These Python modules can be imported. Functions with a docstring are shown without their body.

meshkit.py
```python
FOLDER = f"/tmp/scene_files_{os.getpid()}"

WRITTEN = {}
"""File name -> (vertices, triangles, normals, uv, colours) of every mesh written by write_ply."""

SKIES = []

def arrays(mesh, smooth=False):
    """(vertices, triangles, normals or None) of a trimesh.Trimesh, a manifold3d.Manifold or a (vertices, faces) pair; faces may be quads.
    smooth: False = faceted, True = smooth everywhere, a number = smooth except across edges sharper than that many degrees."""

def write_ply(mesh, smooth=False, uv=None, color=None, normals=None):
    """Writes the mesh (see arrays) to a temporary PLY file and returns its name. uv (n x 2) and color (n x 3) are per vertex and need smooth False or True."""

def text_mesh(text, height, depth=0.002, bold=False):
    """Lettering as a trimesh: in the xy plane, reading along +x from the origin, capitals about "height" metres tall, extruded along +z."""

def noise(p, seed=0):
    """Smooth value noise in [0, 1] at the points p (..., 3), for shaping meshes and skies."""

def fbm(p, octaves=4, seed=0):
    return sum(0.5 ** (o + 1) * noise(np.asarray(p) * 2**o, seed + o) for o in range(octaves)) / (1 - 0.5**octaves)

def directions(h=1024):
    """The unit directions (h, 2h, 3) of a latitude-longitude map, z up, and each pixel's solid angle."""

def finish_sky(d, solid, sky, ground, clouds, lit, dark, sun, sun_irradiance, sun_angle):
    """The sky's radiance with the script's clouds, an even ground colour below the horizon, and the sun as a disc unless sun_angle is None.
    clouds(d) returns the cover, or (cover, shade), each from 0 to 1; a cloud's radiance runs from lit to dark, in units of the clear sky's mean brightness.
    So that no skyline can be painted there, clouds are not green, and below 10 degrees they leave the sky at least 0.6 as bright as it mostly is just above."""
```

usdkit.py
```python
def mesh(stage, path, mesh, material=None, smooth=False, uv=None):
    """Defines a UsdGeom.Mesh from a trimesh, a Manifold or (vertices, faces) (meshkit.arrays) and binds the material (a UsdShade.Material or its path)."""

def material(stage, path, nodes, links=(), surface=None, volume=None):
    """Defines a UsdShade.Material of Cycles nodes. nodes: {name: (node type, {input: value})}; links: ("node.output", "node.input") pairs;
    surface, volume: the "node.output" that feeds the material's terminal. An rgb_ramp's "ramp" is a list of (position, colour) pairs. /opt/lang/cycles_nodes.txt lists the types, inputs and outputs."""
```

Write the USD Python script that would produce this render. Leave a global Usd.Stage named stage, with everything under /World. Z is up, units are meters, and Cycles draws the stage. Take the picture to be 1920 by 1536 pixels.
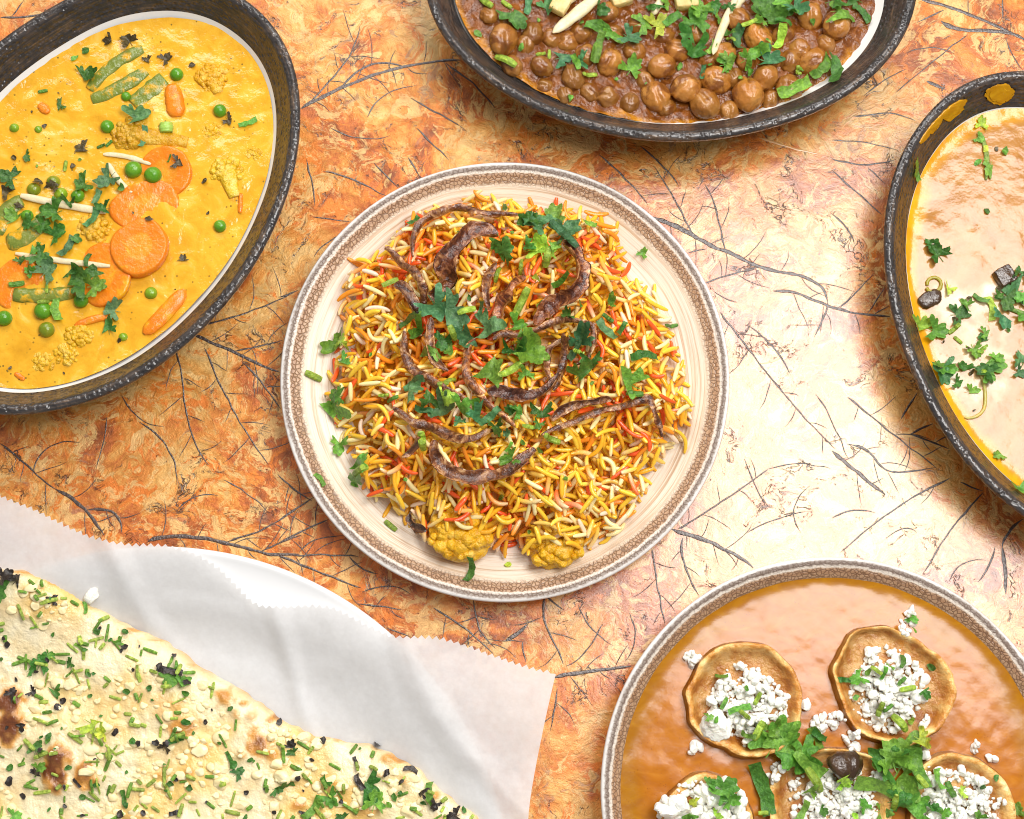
import math, random
import numpy as np, trimesh, usdkit
from meshkit import noise, fbm
from pxr import Usd, UsdGeom, UsdLux, UsdShade, Gf, Sdf, Vt
from scipy.spatial import Delaunay, cKDTree
from scipy.ndimage import maximum_filter, gaussian_filter
from shapely import contains_xy, Polygon, LineString, Point
from shapely.ops import unary_union

stage = Usd.Stage.CreateInMemory()
UsdGeom.SetStageUpAxis(stage, 'Z'); UsdGeom.SetStageMetersPerUnit(stage, 1.0)
W = UsdGeom.Xform.Define(stage, '/World'); stage.SetDefaultPrim(W.GetPrim())

# ------------------------------------------------------------------ camera
CAM_D, CAM_T, CAM_W = 1.1, math.radians(11.0), 0.615      # distance, tilt from straight down, width of the view at the table
CAM_C = np.array([0, -CAM_D*math.sin(CAM_T), CAM_D*math.cos(CAM_T)])
cam = UsdGeom.Camera.Define(stage, '/World/camera')
cam.CreateHorizontalApertureAttr(36.0); cam.CreateVerticalApertureAttr(36.0*819/1024)
cam.CreateFocalLengthAttr(36.0*CAM_D/CAM_W); cam.CreateClippingRangeAttr(Gf.Vec2f(.05, 20))
cam.AddTranslateOp().Set(Gf.Vec3d(*CAM_C)); cam.AddRotateXOp().Set(math.degrees(CAM_T))
cam.CreateExposureAttr(0.22)

# ------------------------------------------------------------------ lamps (photo studio: one big softbox, one added high fill, one even dome fill)
def rect_light(name, pos, aim, w, h, power, col):
    l = UsdLux.RectLight.Define(stage, '/World/'+name)
    l.CreateWidthAttr(w); l.CreateHeightAttr(h); l.CreateIntensityAttr(power); l.CreateColorAttr(Gf.Vec3f(*col)); l.CreateNormalizeAttr(False)
    z = np.array(pos, float)-np.array(aim, float); z /= np.linalg.norm(z)
    x = np.cross([0, 1, 0], z); x /= np.linalg.norm(x); y = np.cross(z, x)
    l.AddTransformOp().Set(Gf.Matrix4d(*x, 0, *y, 0, *z, 0, *pos, 1))
rect_light('softbox_light', (0.44, 0.20, 1.30), (0.05, 0.0, 0), 0.58, 0.68, 14.5, (1.0, 0.975, 0.95))
rect_light('added_fill_light', (-0.20, 1.35, 1.25), (0, 0, 0), 1.3, 0.8, 5.6, (1.0, 0.98, 0.96))  # unseen fill lamp, added high beyond the far bowl

dome = UsdLux.DomeLight.Define(stage, '/World/ambient_fill_light'); dome.CreateIntensityAttr(0.09); dome.CreateColorAttr(Gf.Vec3f(1.0, .98, .96))  # even dome fill, added to soften the shadows

# ------------------------------------------------------------------ helpers
def P(px, py, z=0.0):
    """A point of the photograph (1920 x 1536) as a point of the place at height z."""
    px, py = np.asarray(px, float), np.asarray(py, float)
    x, y = (px-960)/1920*CAM_W/CAM_D, -(py-768)/1920*CAM_W/CAM_D
    c, s = math.cos(CAM_T), math.sin(CAM_T)
    d = np.stack([x, s+y*c, -c+y*s], -1)
    t = (z-CAM_C[2])/d[..., 2]
    return CAM_C+d*t[..., None]
PX = CAM_W/1920
names = {}
def numbered(path):
    n = names.get(path, 0); names[path] = n+1
    return path if n == 0 else '%s_%03d' % (path, n)
def tag(p, label=None, cat=None, group=None, kind=None):
    p = p.GetPrim() if hasattr(p, 'GetPrim') else p
    for k, v in (('label', label), ('category', cat), ('group', group), ('kind', kind)):
        if v: p.SetCustomDataByKey(k, v)
    return p
def thing(name, label, cat, loc, group=None, kind=None):
    x = UsdGeom.Xform.Define(stage, numbered('/World/'+name)); x.AddTranslateOp().Set(Gf.Vec3d(*map(float, loc)))
    tag(x, label, cat, group, kind); x._loc = np.array(loc, float); LOC[str(x.GetPath())] = np.array(loc, float)
    return x
LOC = {}
def obj(name, mesh, mat, parent=None, smooth=True, tint=None, extra=None, uv=None, kind=None, label=None, cat=None, group=None):
    """One Mesh prim. World-space vertices; its own base becomes the origin (or its parent's)."""
    if isinstance(mesh, trimesh.Trimesh): v, f = np.array(mesh.vertices), np.array(mesh.faces)
    else: v, f = np.asarray(mesh[0], float), np.asarray(mesh[1], int)
    if parent is None: o = np.array([*((v.min(0)+v.max(0))/2)[:2], v[:, 2].min()]); root = '/World/'+name
    else:
        pp = str(parent.GetPath()); root = pp+'/'+name
        o = LOC[pp]
    path = numbered(root)
    m = usdkit.mesh(stage, path, (v-o, f), MAT[mat], smooth=smooth, uv=uv)
    if parent is None: m.AddTranslateOp().Set(Gf.Vec3d(*map(float, o)))
    LOC[path] = o
    api = UsdGeom.PrimvarsAPI(m)
    if tint is not None:
        tint = np.broadcast_to(np.asarray(tint, np.float32), (len(v), 3))
        api.CreatePrimvar('tint', Sdf.ValueTypeNames.Color3fArray, 'vertex').Set(Vt.Vec3fArray.FromNumpy(np.ascontiguousarray(tint, np.float32)))
    for k, a in (extra or {}).items():
        api.CreatePrimvar(k, Sdf.ValueTypeNames.FloatArray, 'vertex').Set(Vt.FloatArray.FromNumpy(np.asarray(a, np.float32)))
    tag(m, label, cat, group, kind)
    return m
def joined(ms):
    vs, fs, k = [], [], 0
    for v, f in ms:
        vs.append(v); fs.append(np.asarray(f)+k); k += len(v)
    return np.vstack(vs), np.vstack(fs)
def spline(pts, n):
    pts = np.asarray(pts, float)
    if len(pts) == 2: return pts[0]+(pts[1]-pts[0])*np.linspace(0, 1, n)[:, None]
    from scipy.interpolate import CubicSpline
    d = np.r_[0, np.cumsum(np.linalg.norm(np.diff(pts, axis=0), axis=1)**.5+1e-9)]
    return CubicSpline(d, pts)(np.linspace(0, d[-1], n))
def tube(c, rx, ry, twist=0.0, segs=10, cup=0.0, cap=True, up=(0, 0, 1)):
    """Sweep of an elliptical section along the points c: rx across, ry up; twist in radians; cup curls the section."""
    c = np.asarray(c, float); n = len(c)
    rx, ry, twist = (np.broadcast_to(a, n) for a in (rx, ry, twist))
    t = np.gradient(c, axis=0); t /= np.linalg.norm(t, axis=1)[:, None]+1e-12
    side = np.cross(t, up); side /= np.linalg.norm(side, axis=1)[:, None]+1e-12
    nor = np.cross(side, t)
    S = side*np.cos(twist)[:, None]+nor*np.sin(twist)[:, None]; N = -side*np.sin(twist)[:, None]+nor*np.cos(twist)[:, None]
    a = np.arange(segs)/segs*2*np.pi
    ca, sa = np.cos(a), np.sin(a)
    v = c[:, None]+S[:, None]*(rx[:, None]*ca)[..., None]+N[:, None]*(ry[:, None]*sa+cup*rx[:, None]*(ca**2))[..., None]
    v = v.reshape(-1, 3); f = []
    for i in range(n-1):
        for j in range(segs):
            p, q = i*segs+j, i*segs+(j+1) % segs
            f += [(p, q, q+segs), (p, q+segs, p+segs)]
    if cap:
        v = np.vstack([v, c[:1], c[-1:]]); e = len(v)-2
        for j in range(segs):
            f += [(e, (j+1) % segs, j), (e+1, (n-1)*segs+j, (n-1)*segs+(j+1) % segs)]
    return v, np.array(f)
def taper(n, tip=.3, p=.5):
    t = np.linspace(-1, 1, n)
    return tip+(1-tip)*(1-np.abs(t)**3)**p
_ico = {k: trimesh.creation.icosphere(subdivisions=k) for k in (1, 2, 3, 4)}
def blob(c, r, sub=3, amp=.1, freq=1.5, seed=0, rot=0.0):
    s = _ico[sub]; v = np.array(s.vertices)
    v = v*(1+amp*(fbm(v*freq+50+seed*7.3, 3, seed)-.5)*2)[:, None]*np.broadcast_to(r, 3)
    ca, sa = math.cos(rot), math.sin(rot)
    v = np.stack([v[:, 0]*ca-v[:, 1]*sa, v[:, 0]*sa+v[:, 1]*ca, v[:, 2]], -1)
    return v+np.asarray(c), np.array(s.faces)

# heights of everything already standing on the table, so that later things rest on earlier ones
HX, HY, HS, NX, NY = -.46, -.50, .0005, 1840, 1760
Hm = np.zeros((NY, NX), np.float32); Idm = np.full((NY, NX), -1, np.int32)
gx = HX+(np.arange(NX)+.5)*HS; gy = HY+(np.arange(NY)+.5)*HS
def ij(x, y): return np.clip(((np.asarray(y)-HY)/HS).astype(int), 0, NY-1), np.clip(((np.asarray(x)-HX)/HS).astype(int), 0, NX-1)
def Hat(x, y): return Hm[ij(x, y)]
def splat(c, r, ident=None):
    """Adds an ellipsoid (centre c, radii r) to the heights."""
    r = np.broadcast_to(r, 3)
    j0, j1 = int((c[0]-r[0]-HX)/HS), int((c[0]+r[0]-HX)/HS)+1; i0, i1 = int((c[1]-r[1]-HY)/HS), int((c[1]+r[1]-HY)/HS)+1
    i0, j0, i1, j1 = max(i0, 0), max(j0, 0), min(i1, NY), min(j1, NX)
    if i0 >= i1 or j0 >= j1: return
    q = 1-((gx[None, j0:j1]-c[0])/r[0])**2-((gy[i0:i1, None]-c[1])/r[1])**2
    z = np.where(q > 0, c[2]+r[2]*np.sqrt(np.maximum(q, 0)), -1)
    w = Hm[i0:i1, j0:j1]; m = z > w
    w[m] = z[m]
    if ident is not None: Idm[i0:i1, j0:j1][m] = ident
def splat_grid(x0, x1, y0, y1, fn):
    i0, j0 = ij(x0, y0); i1, j1 = ij(x1, y1)
    X, Y = np.meshgrid(gx[j0:j1], gy[i0:i1]); z = fn(X, Y)
    w = Hm[i0:i1, j0:j1]; np.maximum(w, z, out=w)
def envelope(x, y, half, grow=5, blur=3):
    """Function giving a smooth upper surface over what lies around (x, y)."""
    i, j = ij(x, y); k = int(half/HS)+8
    i0, i1, j0, j1 = max(i-k, 0), min(i+k, NY), max(j-k, 0), min(j+k, NX)
    w = gaussian_filter(maximum_filter(Hm[i0:i1, j0:j1], grow), blur)
    def h(X, Y):
        a, b = ij(X, Y); return w[np.clip(a-i0, 0, w.shape[0]-1), np.clip(b-j0, 0, w.shape[1]-1)]
    return h

# ------------------------------------------------------------------ materials
MAT = {}
def _graph(name, nodes, links, surface): MAT[name] = usdkit.material(stage, '/World/Looks/'+name, nodes, links, surface=surface)
def M(name, cols, scale=80, rough=.4, sss=0.0, rad=(.006, .003, .001), bump=0.0, bscale=400, detail=4, coat=0.0, coatr=.1, spec=.5, tint=None, leafy=0.0,
      dots=None, metallic=0.0, stretch=None, dist=0.0, film=None):
    """cols: ramp over a noise; tint='mul' or 'set' takes the mesh's tint; dots=(scale, size, colour) sprinkles flecks; leafy mixes a translucent side."""
    N = {'g': ('geometry', {}), 'n': ('noise_texture', {'scale': scale, 'detail': detail, 'roughness': .6, 'distortion': dist}), 'r': ('rgb_ramp', {'ramp': cols}),
         'p': ('principled_bsdf', {'roughness': rough, 'subsurface_weight': sss, 'subsurface_radius': (1, .5, .25), 'subsurface_scale': rad[0], 'specular_ior_level': spec,
                                   'coat_weight': coat, 'coat_roughness': coatr, 'coat_ior': 1.6 if coat == 1.0 else 1.5, 'metallic': metallic})}
    L = [('n.fac', 'r.fac')]; c = 'r.color'
    if stretch: N['m'] = ('mapping', {'scale': stretch}); L += [('g.position', 'm.vector'), ('m.vector', 'n.vector')]
    else: L.append(('g.position', 'n.vector'))
    if tint:
        N['t'] = ('attribute', {'attribute': 'tint'}); N['tm'] = ('mix_color', {'blend_type': 'multiply' if tint == 'mul' else 'mix', 'fac': 1.0 if tint == 'mul' else .8})
        L += [(c, 'tm.a'), ('t.color', 'tm.b')]; c = 'tm.result'
    if dots:
        N['v'] = ('voronoi_texture', {'scale': dots[0], 'feature': 'f1'}); N['vr'] = ('rgb_ramp', {'ramp': [(0, (1, 1, 1)), (dots[1], (1, 1, 1)), (dots[1]+.08, (0, 0, 0)), (1, (0, 0, 0))]})
        N['vn'] = ('noise_texture', {'scale': dots[0]*.35, 'detail': 2}); N['vm'] = ('rgb_ramp', {'ramp': [(0, (0, 0, 0)), (.5, (0, 0, 0)), (.6, (1, 1, 1)), (1, (1, 1, 1))]})
        N['vx'] = ('math', {'math_type': 'multiply'}); N['dm'] = ('mix_color', {'b': dots[2]})
        L += [('g.position', 'v.vector'), ('g.position', 'vn.vector'), ('v.distance', 'vr.fac'), ('vn.fac', 'vm.fac'), ('vr.color', 'vx.value1'), ('vm.color', 'vx.value2'),
              ('vx.value', 'dm.fac'), (c, 'dm.a')]; c = 'dm.result'
    if film:                                   # film=(colour, scale, threshold): patches of sauce clinging to the piece
        N['fn'] = ('noise_texture', {'scale': film[1], 'detail': 5, 'roughness': .6, 'distortion': .8}); N['fr'] = ('map_range', {'from_min': film[2], 'from_max': film[2]+.10, 'to_max': .85, 'clamp': True}); N['fm'] = ('mix_color', {'b': film[0]})
        L += [('g.position', 'fn.vector'), ('fn.fac', 'fr.value'), ('fr.result', 'fm.fac'), (c, 'fm.a')]; c = 'fm.result'
    L.append((c, 'p.base_color'))
    if bump:
        N['bn'] = ('noise_texture', {'scale': bscale, 'detail': 4, 'roughness': .6}); N['b'] = ('bump', {'distance': bump, 'strength': 1.0})
        L += [('g.position', 'bn.vector'), ('bn.fac', 'b.height'), ('b.normal', 'p.normal')]
        if coat: L.append(('b.normal', 'p.coat_normal'))
    out = 'p.BSDF'
    if leafy:
        N['tr'] = ('translucent_bsdf', {}); N['mx'] = ('mix_closure', {'fac': leafy}); L += [(c, 'tr.color'), ('p.BSDF', 'mx.closure1'), ('tr.BSDF', 'mx.closure2')]; out = 'mx.closure'
    _graph(name, N, L, out)
# plain food colours
M('curry', [(.1, (.54, .23, .008)), (.42, (.69, .34, .016)), (.58, (.77, .41, .028)), (.85, (.88, .61, .17))], scale=46, rough=.15, bump=.0009, bscale=110, dots=(250, .11, (.22, .13, .015)), spec=.5, dist=1.8, detail=8)
M('brown_gravy', [(0, (.04, .009, .001)), (.42, (.14, .038, .005)), (.58, (.22, .066, .009)), (1, (.40, .16, .035))], scale=120, rough=.10, bump=.0020, bscale=150, spec=.4, dist=1.5, tint='mul', detail=8)
M('tan_gravy', [(.15, (.28, .10, .008)), (.42, (.38, .16, .028)), (.6, (.44, .205, .05)), (.85, (.54, .31, .11))], scale=38, rough=.14, bump=.0004, bscale=55, spec=.4, tint='mul', dist=1.5, detail=8, dots=(210, .16, (.42, .15, .012)))
M('orange_gravy', [(.15, (.34, .095, .002)), (.42, (.40, .125, .003)), (.6, (.45, .15, .005)), (.85, (.55, .22, .02))], scale=60, rough=.16, bump=.00012, bscale=90, spec=.35, tint='mul', dist=1.5, detail=7, stretch=(1, 1.7, 1), dots=(620, .10, (.22, .06, .004)))
M('pea_green', [(0, (.04, .16, .006)), (.5, (.09, .27, .012)), (1, (.20, .40, .03))], scale=120, rough=.15, sss=.15, rad=(.002, 0, 0), bump=.0003, bscale=700, tint='mul', film=((.74, .34, .008), 110, .66))
M('carrot', [(0, (.72, .15, .005)), (.5, (.82, .21, .008)), (1, (.88, .33, .025))], scale=120, rough=.2, sss=.12, rad=(.003, 0, 0), bump=.0008, bscale=300, tint='mul', detail=6, film=((.76, .38, .008), 55, .58))
M('bean_green', [(0, (.08, .12, .010)), (.5, (.18, .22, .03)), (1, (.36, .35, .11))], scale=130, rough=.2, bump=.0009, bscale=280, detail=6, film=((.76, .38, .008), 90, .52))
M('cauliflower', [(.25, (.55, .23, .004)), (.5, (.80, .43, .012)), (.8, (.90, .62, .14))], scale=140, rough=.22, sss=.12, rad=(.003, 0, 0), bump=.0016, bscale=380, tint='mul', detail=6)
M('ginger', [(0, (.66, .48, .22)), (.5, (.80, .65, .38)), (1, (.90, .80, .58))], scale=220, rough=.3, sss=.2, rad=(.003, 0, 0), bump=.0004, bscale=600, tint='mul', detail=6, film=((.80, .42, .04), 60, .60))
M('chickpea', [(0, (.18, .05, .006)), (.45, (.36, .135, .02)), (1, (.60, .31, .08))], scale=110, rough=.15, bump=.0008, bscale=330, coat=.4, coatr=.08, tint='mul', detail=6, film=((.16, .044, .006), 85, .52))
M('tofu', [(0, (.62, .26, .05)), (.45, (.80, .52, .18)), (1, (.9, .72, .42))], scale=160, rough=.4, sss=.3, bump=.0008, bscale=500)
M('leaf', [(.2, (.35, .38, .36)), (.5, (.95, .95, .95)), (.8, (1.9, 1.7, 1.6))], scale=420, rough=.26, bump=.0013, bscale=480, tint='mul', leafy=.28, detail=6)
M('char', [(0, (.012, .010, .009)), (.5, (.03, .022, .018)), (1, (.10, .07, .04))], scale=300, rough=.3, bump=.0008, bscale=500)
M('wilted', [(.2, (.03, .022, .008)), (.5, (.075, .055, .02)), (.8, (.20, .15, .05))], scale=300, rough=.25, bump=.001, bscale=420, leafy=.15)
M('onion', [(.28, (.026, .008, .005)), (.44, (.11, .034, .012)), (.54, (.26, .10, .034)), (.63, (.50, .29, .13)), (.78, (.80, .60, .38))], scale=190, rough=.2, detail=8, bump=.0011, bscale=420, tint='mul', coat=.5, coatr=.12, dist=1.2)
M('rice', [(0, (.92, .92, .92)), (.5, (1, 1, 1)), (1, (1.05, 1.05, 1.05))], scale=170, rough=.3, sss=.15, rad=(.003, 0, 0), bump=.0003, bscale=500, tint='mul', coat=.25, coatr=.2)
M('cheese', [(0, (.90, .85, .70)), (.5, (.95, .92, .82)), (1, (.97, .955, .90))], scale=200, rough=.6, sss=.15, rad=(.002, 0, 0), bump=.0008, bscale=600)
M('potato', [(.25, (.30, .085, .010)), (.42, (.52, .21, .035)), (.55, (.72, .42, .13)), (.75, (.86, .64, .32))], scale=95, rough=.26, detail=9, bump=.0016, bscale=260, tint='mul', film=((.50, .17, .006), 70, .60))
M('naan', [(.1, (.70, .46, .19)), (.40, (.83, .65, .36)), (.58, (.88, .75, .48)), (.9, (.91, .83, .64))], scale=60, rough=.34, detail=8, bump=.0016, bscale=200, tint='mul', coat=.5, coatr=.2)
M('garlic', [(0, (.82, .60, .26)), (.5, (.92, .77, .43)), (1, (.96, .88, .64))], scale=160, rough=.25, bump=.0004, bscale=500)
M('white_glaze', [(0, (.78, .77, .74)), (1, (.86, .85, .82))], scale=30, rough=.15, spec=.5)
M('white_china', [(0, (.77, .77, .77)), (1, (.80, .80, .80))], scale=12, rough=.42, spec=.35)
M('dried_chili', [(0, (.012, .006, .003)), (.5, (.045, .020, .008)), (1, (.14, .075, .03))], scale=160, rough=.2, bump=.0010, bscale=240, coat=.35, coatr=.1)

# ------------------------------------------------------------------ table
def table_materials():
    N, L = {'g': ('geometry', {})}, []
    def node(k, t, inp=None, **ln):
        N[k] = (t, inp or {})
        for s, o in ln.items(): L.append((o, k+'.'+s))
    def noi(k, scale, detail=6, rough=.65, vec='g.position', dist=0.0): node(k, 'noise_texture', {'scale': scale, 'detail': detail, 'roughness': rough, 'distortion': dist}, vector=vec)
    def rng_(k, src, a, b, lo=0.0, hi=1.0): node(k, 'map_range', {'from_min': a, 'from_max': b, 'to_min': lo, 'to_max': hi, 'clamp': True}, value=src)
    def mixc(k, fac, a, b):
        node(k, 'mix_color', {} if isinstance(b, str) else {'b': b}, fac=fac, a=a)
        if isinstance(b, str): L.append((b, k+'.b'))
    noi('w', 9, 4); node('wm', 'vector_math', {'math_type': 'multiply_add', 'vector2': (.10, .10, .10)}, vector1='w.color', vector3='g.position')
    noi('w2', 90, 4, vec='wm.vector'); node('wm2', 'vector_math', {'math_type': 'multiply_add', 'vector2': (.020, .020, .020)}, vector1='w2.color', vector3='wm.vector')
    noi('n', 13, 10, .72, dist=1.0)
    node('r', 'rgb_ramp', {'ramp': [(.26, (.07, .020, .006)), (.37, (.26, .060, .007)), (.45, (.54, .13, .010)), (.51, (.70, .245, .026)), (.58, (.76, .38, .085)), (.72, (.82, .54, .20))]}, fac='n.fac')
    noi('o', 42, 9, .74, vec='wm.vector', dist=1.4); rng_('om', 'o.fac', .545, .575); mixc('c1', 'om.result', 'r.color', (.76, .20, .010))          # orange foil patches
    noi('y', 58, 9, .74, vec='wm2.vector', dist=1.0); rng_('ym', 'y.fac', .51, .55, 0, .8); mixc('c2', 'ym.result', 'c1.result', (.80, .50, .18))       # worn pale gold
    noi('q', 30, 8, .72, vec='wm.vector', dist=2.0); rng_('qm', 'q.fac', .60, .63, 0, .55); mixc('c3', 'qm.result', 'c2.result', (.34, .17, .10))        # grey brown bruises
    node('v1', 'voronoi_texture', {'scale': 46, 'feature': 'distance_to_edge'}, vector='wm2.vector'); rng_('v1r', 'v1.distance', .004, .026, 1, 0)
    noi('k1', 16, 5, .7); rng_('k1r', 'k1.fac', .57, .63); node('x1', 'math', {'math_type': 'multiply'}, value1='v1r.result', value2='k1r.result')
    node('v2', 'voronoi_texture', {'scale': 170, 'feature': 'distance_to_edge'}, vector='wm2.vector'); rng_('v2r', 'v2.distance', .01, .085, 1, 0)
    noi('k2', 38, 7, .75, vec='wm.vector'); rng_('k2r', 'k2.fac', .57, .63); node('x2', 'math', {'math_type': 'multiply'}, value1='v2r.result', value2='k2r.result')
    noi('s', 170, 6, .75, vec='wm.vector'); rng_('sr', 's.fac', .635, .67, 0, .8)
    node('mc', 'math', {'math_type': 'maximum'}, value1='x1.value', value2='x2.value'); node('mcs', 'math', {'math_type': 'multiply', 'value2': .9}, value1='mc.value')
    mixc('c4', 'mcs.value', 'c3.result', (.05, .018, .008)); mixc('c5', 'sr.result', 'c4.result', (.09, .028, .010)); L.append(('c5.result', 'p.base_color'))
    noi('f', 330, 6, .7); noi('f2', 75, 6, .68, vec='wm.vector', dist=1.2)
    node('h1', 'math', {'math_type': 'multiply_add', 'value2': .35}, value1='f.fac', value3='f2.fac'); node('h2', 'math', {'math_type': 'multiply_add', 'value2': -.6}, value1='mc.value', value3='h1.value')
    node('b', 'bump', {'distance': .0022, 'strength': .9}, height='h2.value'); node('bc', 'bump', {'distance': .00016, 'strength': .8}, height='h2.value')
    N['p'] = ('principled_bsdf', {'roughness': .40, 'metallic': .30, 'coat_weight': 1.0, 'coat_roughness': .22, 'coat_ior': 1.58}); L += [('b.normal', 'p.normal'), ('bc.normal', 'p.coat_normal')]
    _graph('table_top', N, L, 'p.BSDF')
    M('vein', [(0, (.018, .010, .007)), (.55, (.045, .020, .012)), (1, (.13, .05, .02))], scale=160, rough=.5, bump=.0005, bscale=600, coat=1.0, coatr=.22)
    M('pale_vein', [(0, (.5, .22, .06)), (1, (.8, .45, .16))], scale=160, rough=.4, coat=1.0, coatr=.24)
table_materials()
TABLE = thing('table', 'orange and copper table top with dark pressed leaf veins under gloss varnish', 'table', (0, 0, 0), kind='structure')
def slab(x0, x1, y0, y1, z0, z1, bev=.004):
    b = trimesh.creation.box((x1-x0, y1-y0, z1-z0)); b.apply_translation(((x0+x1)/2, (y0+y1)/2, (z0+z1)/2)); return b
obj('tabletop', slab(-.62, .62, -.56, .50, -.03, 0), 'table_top', TABLE, smooth=False)
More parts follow.
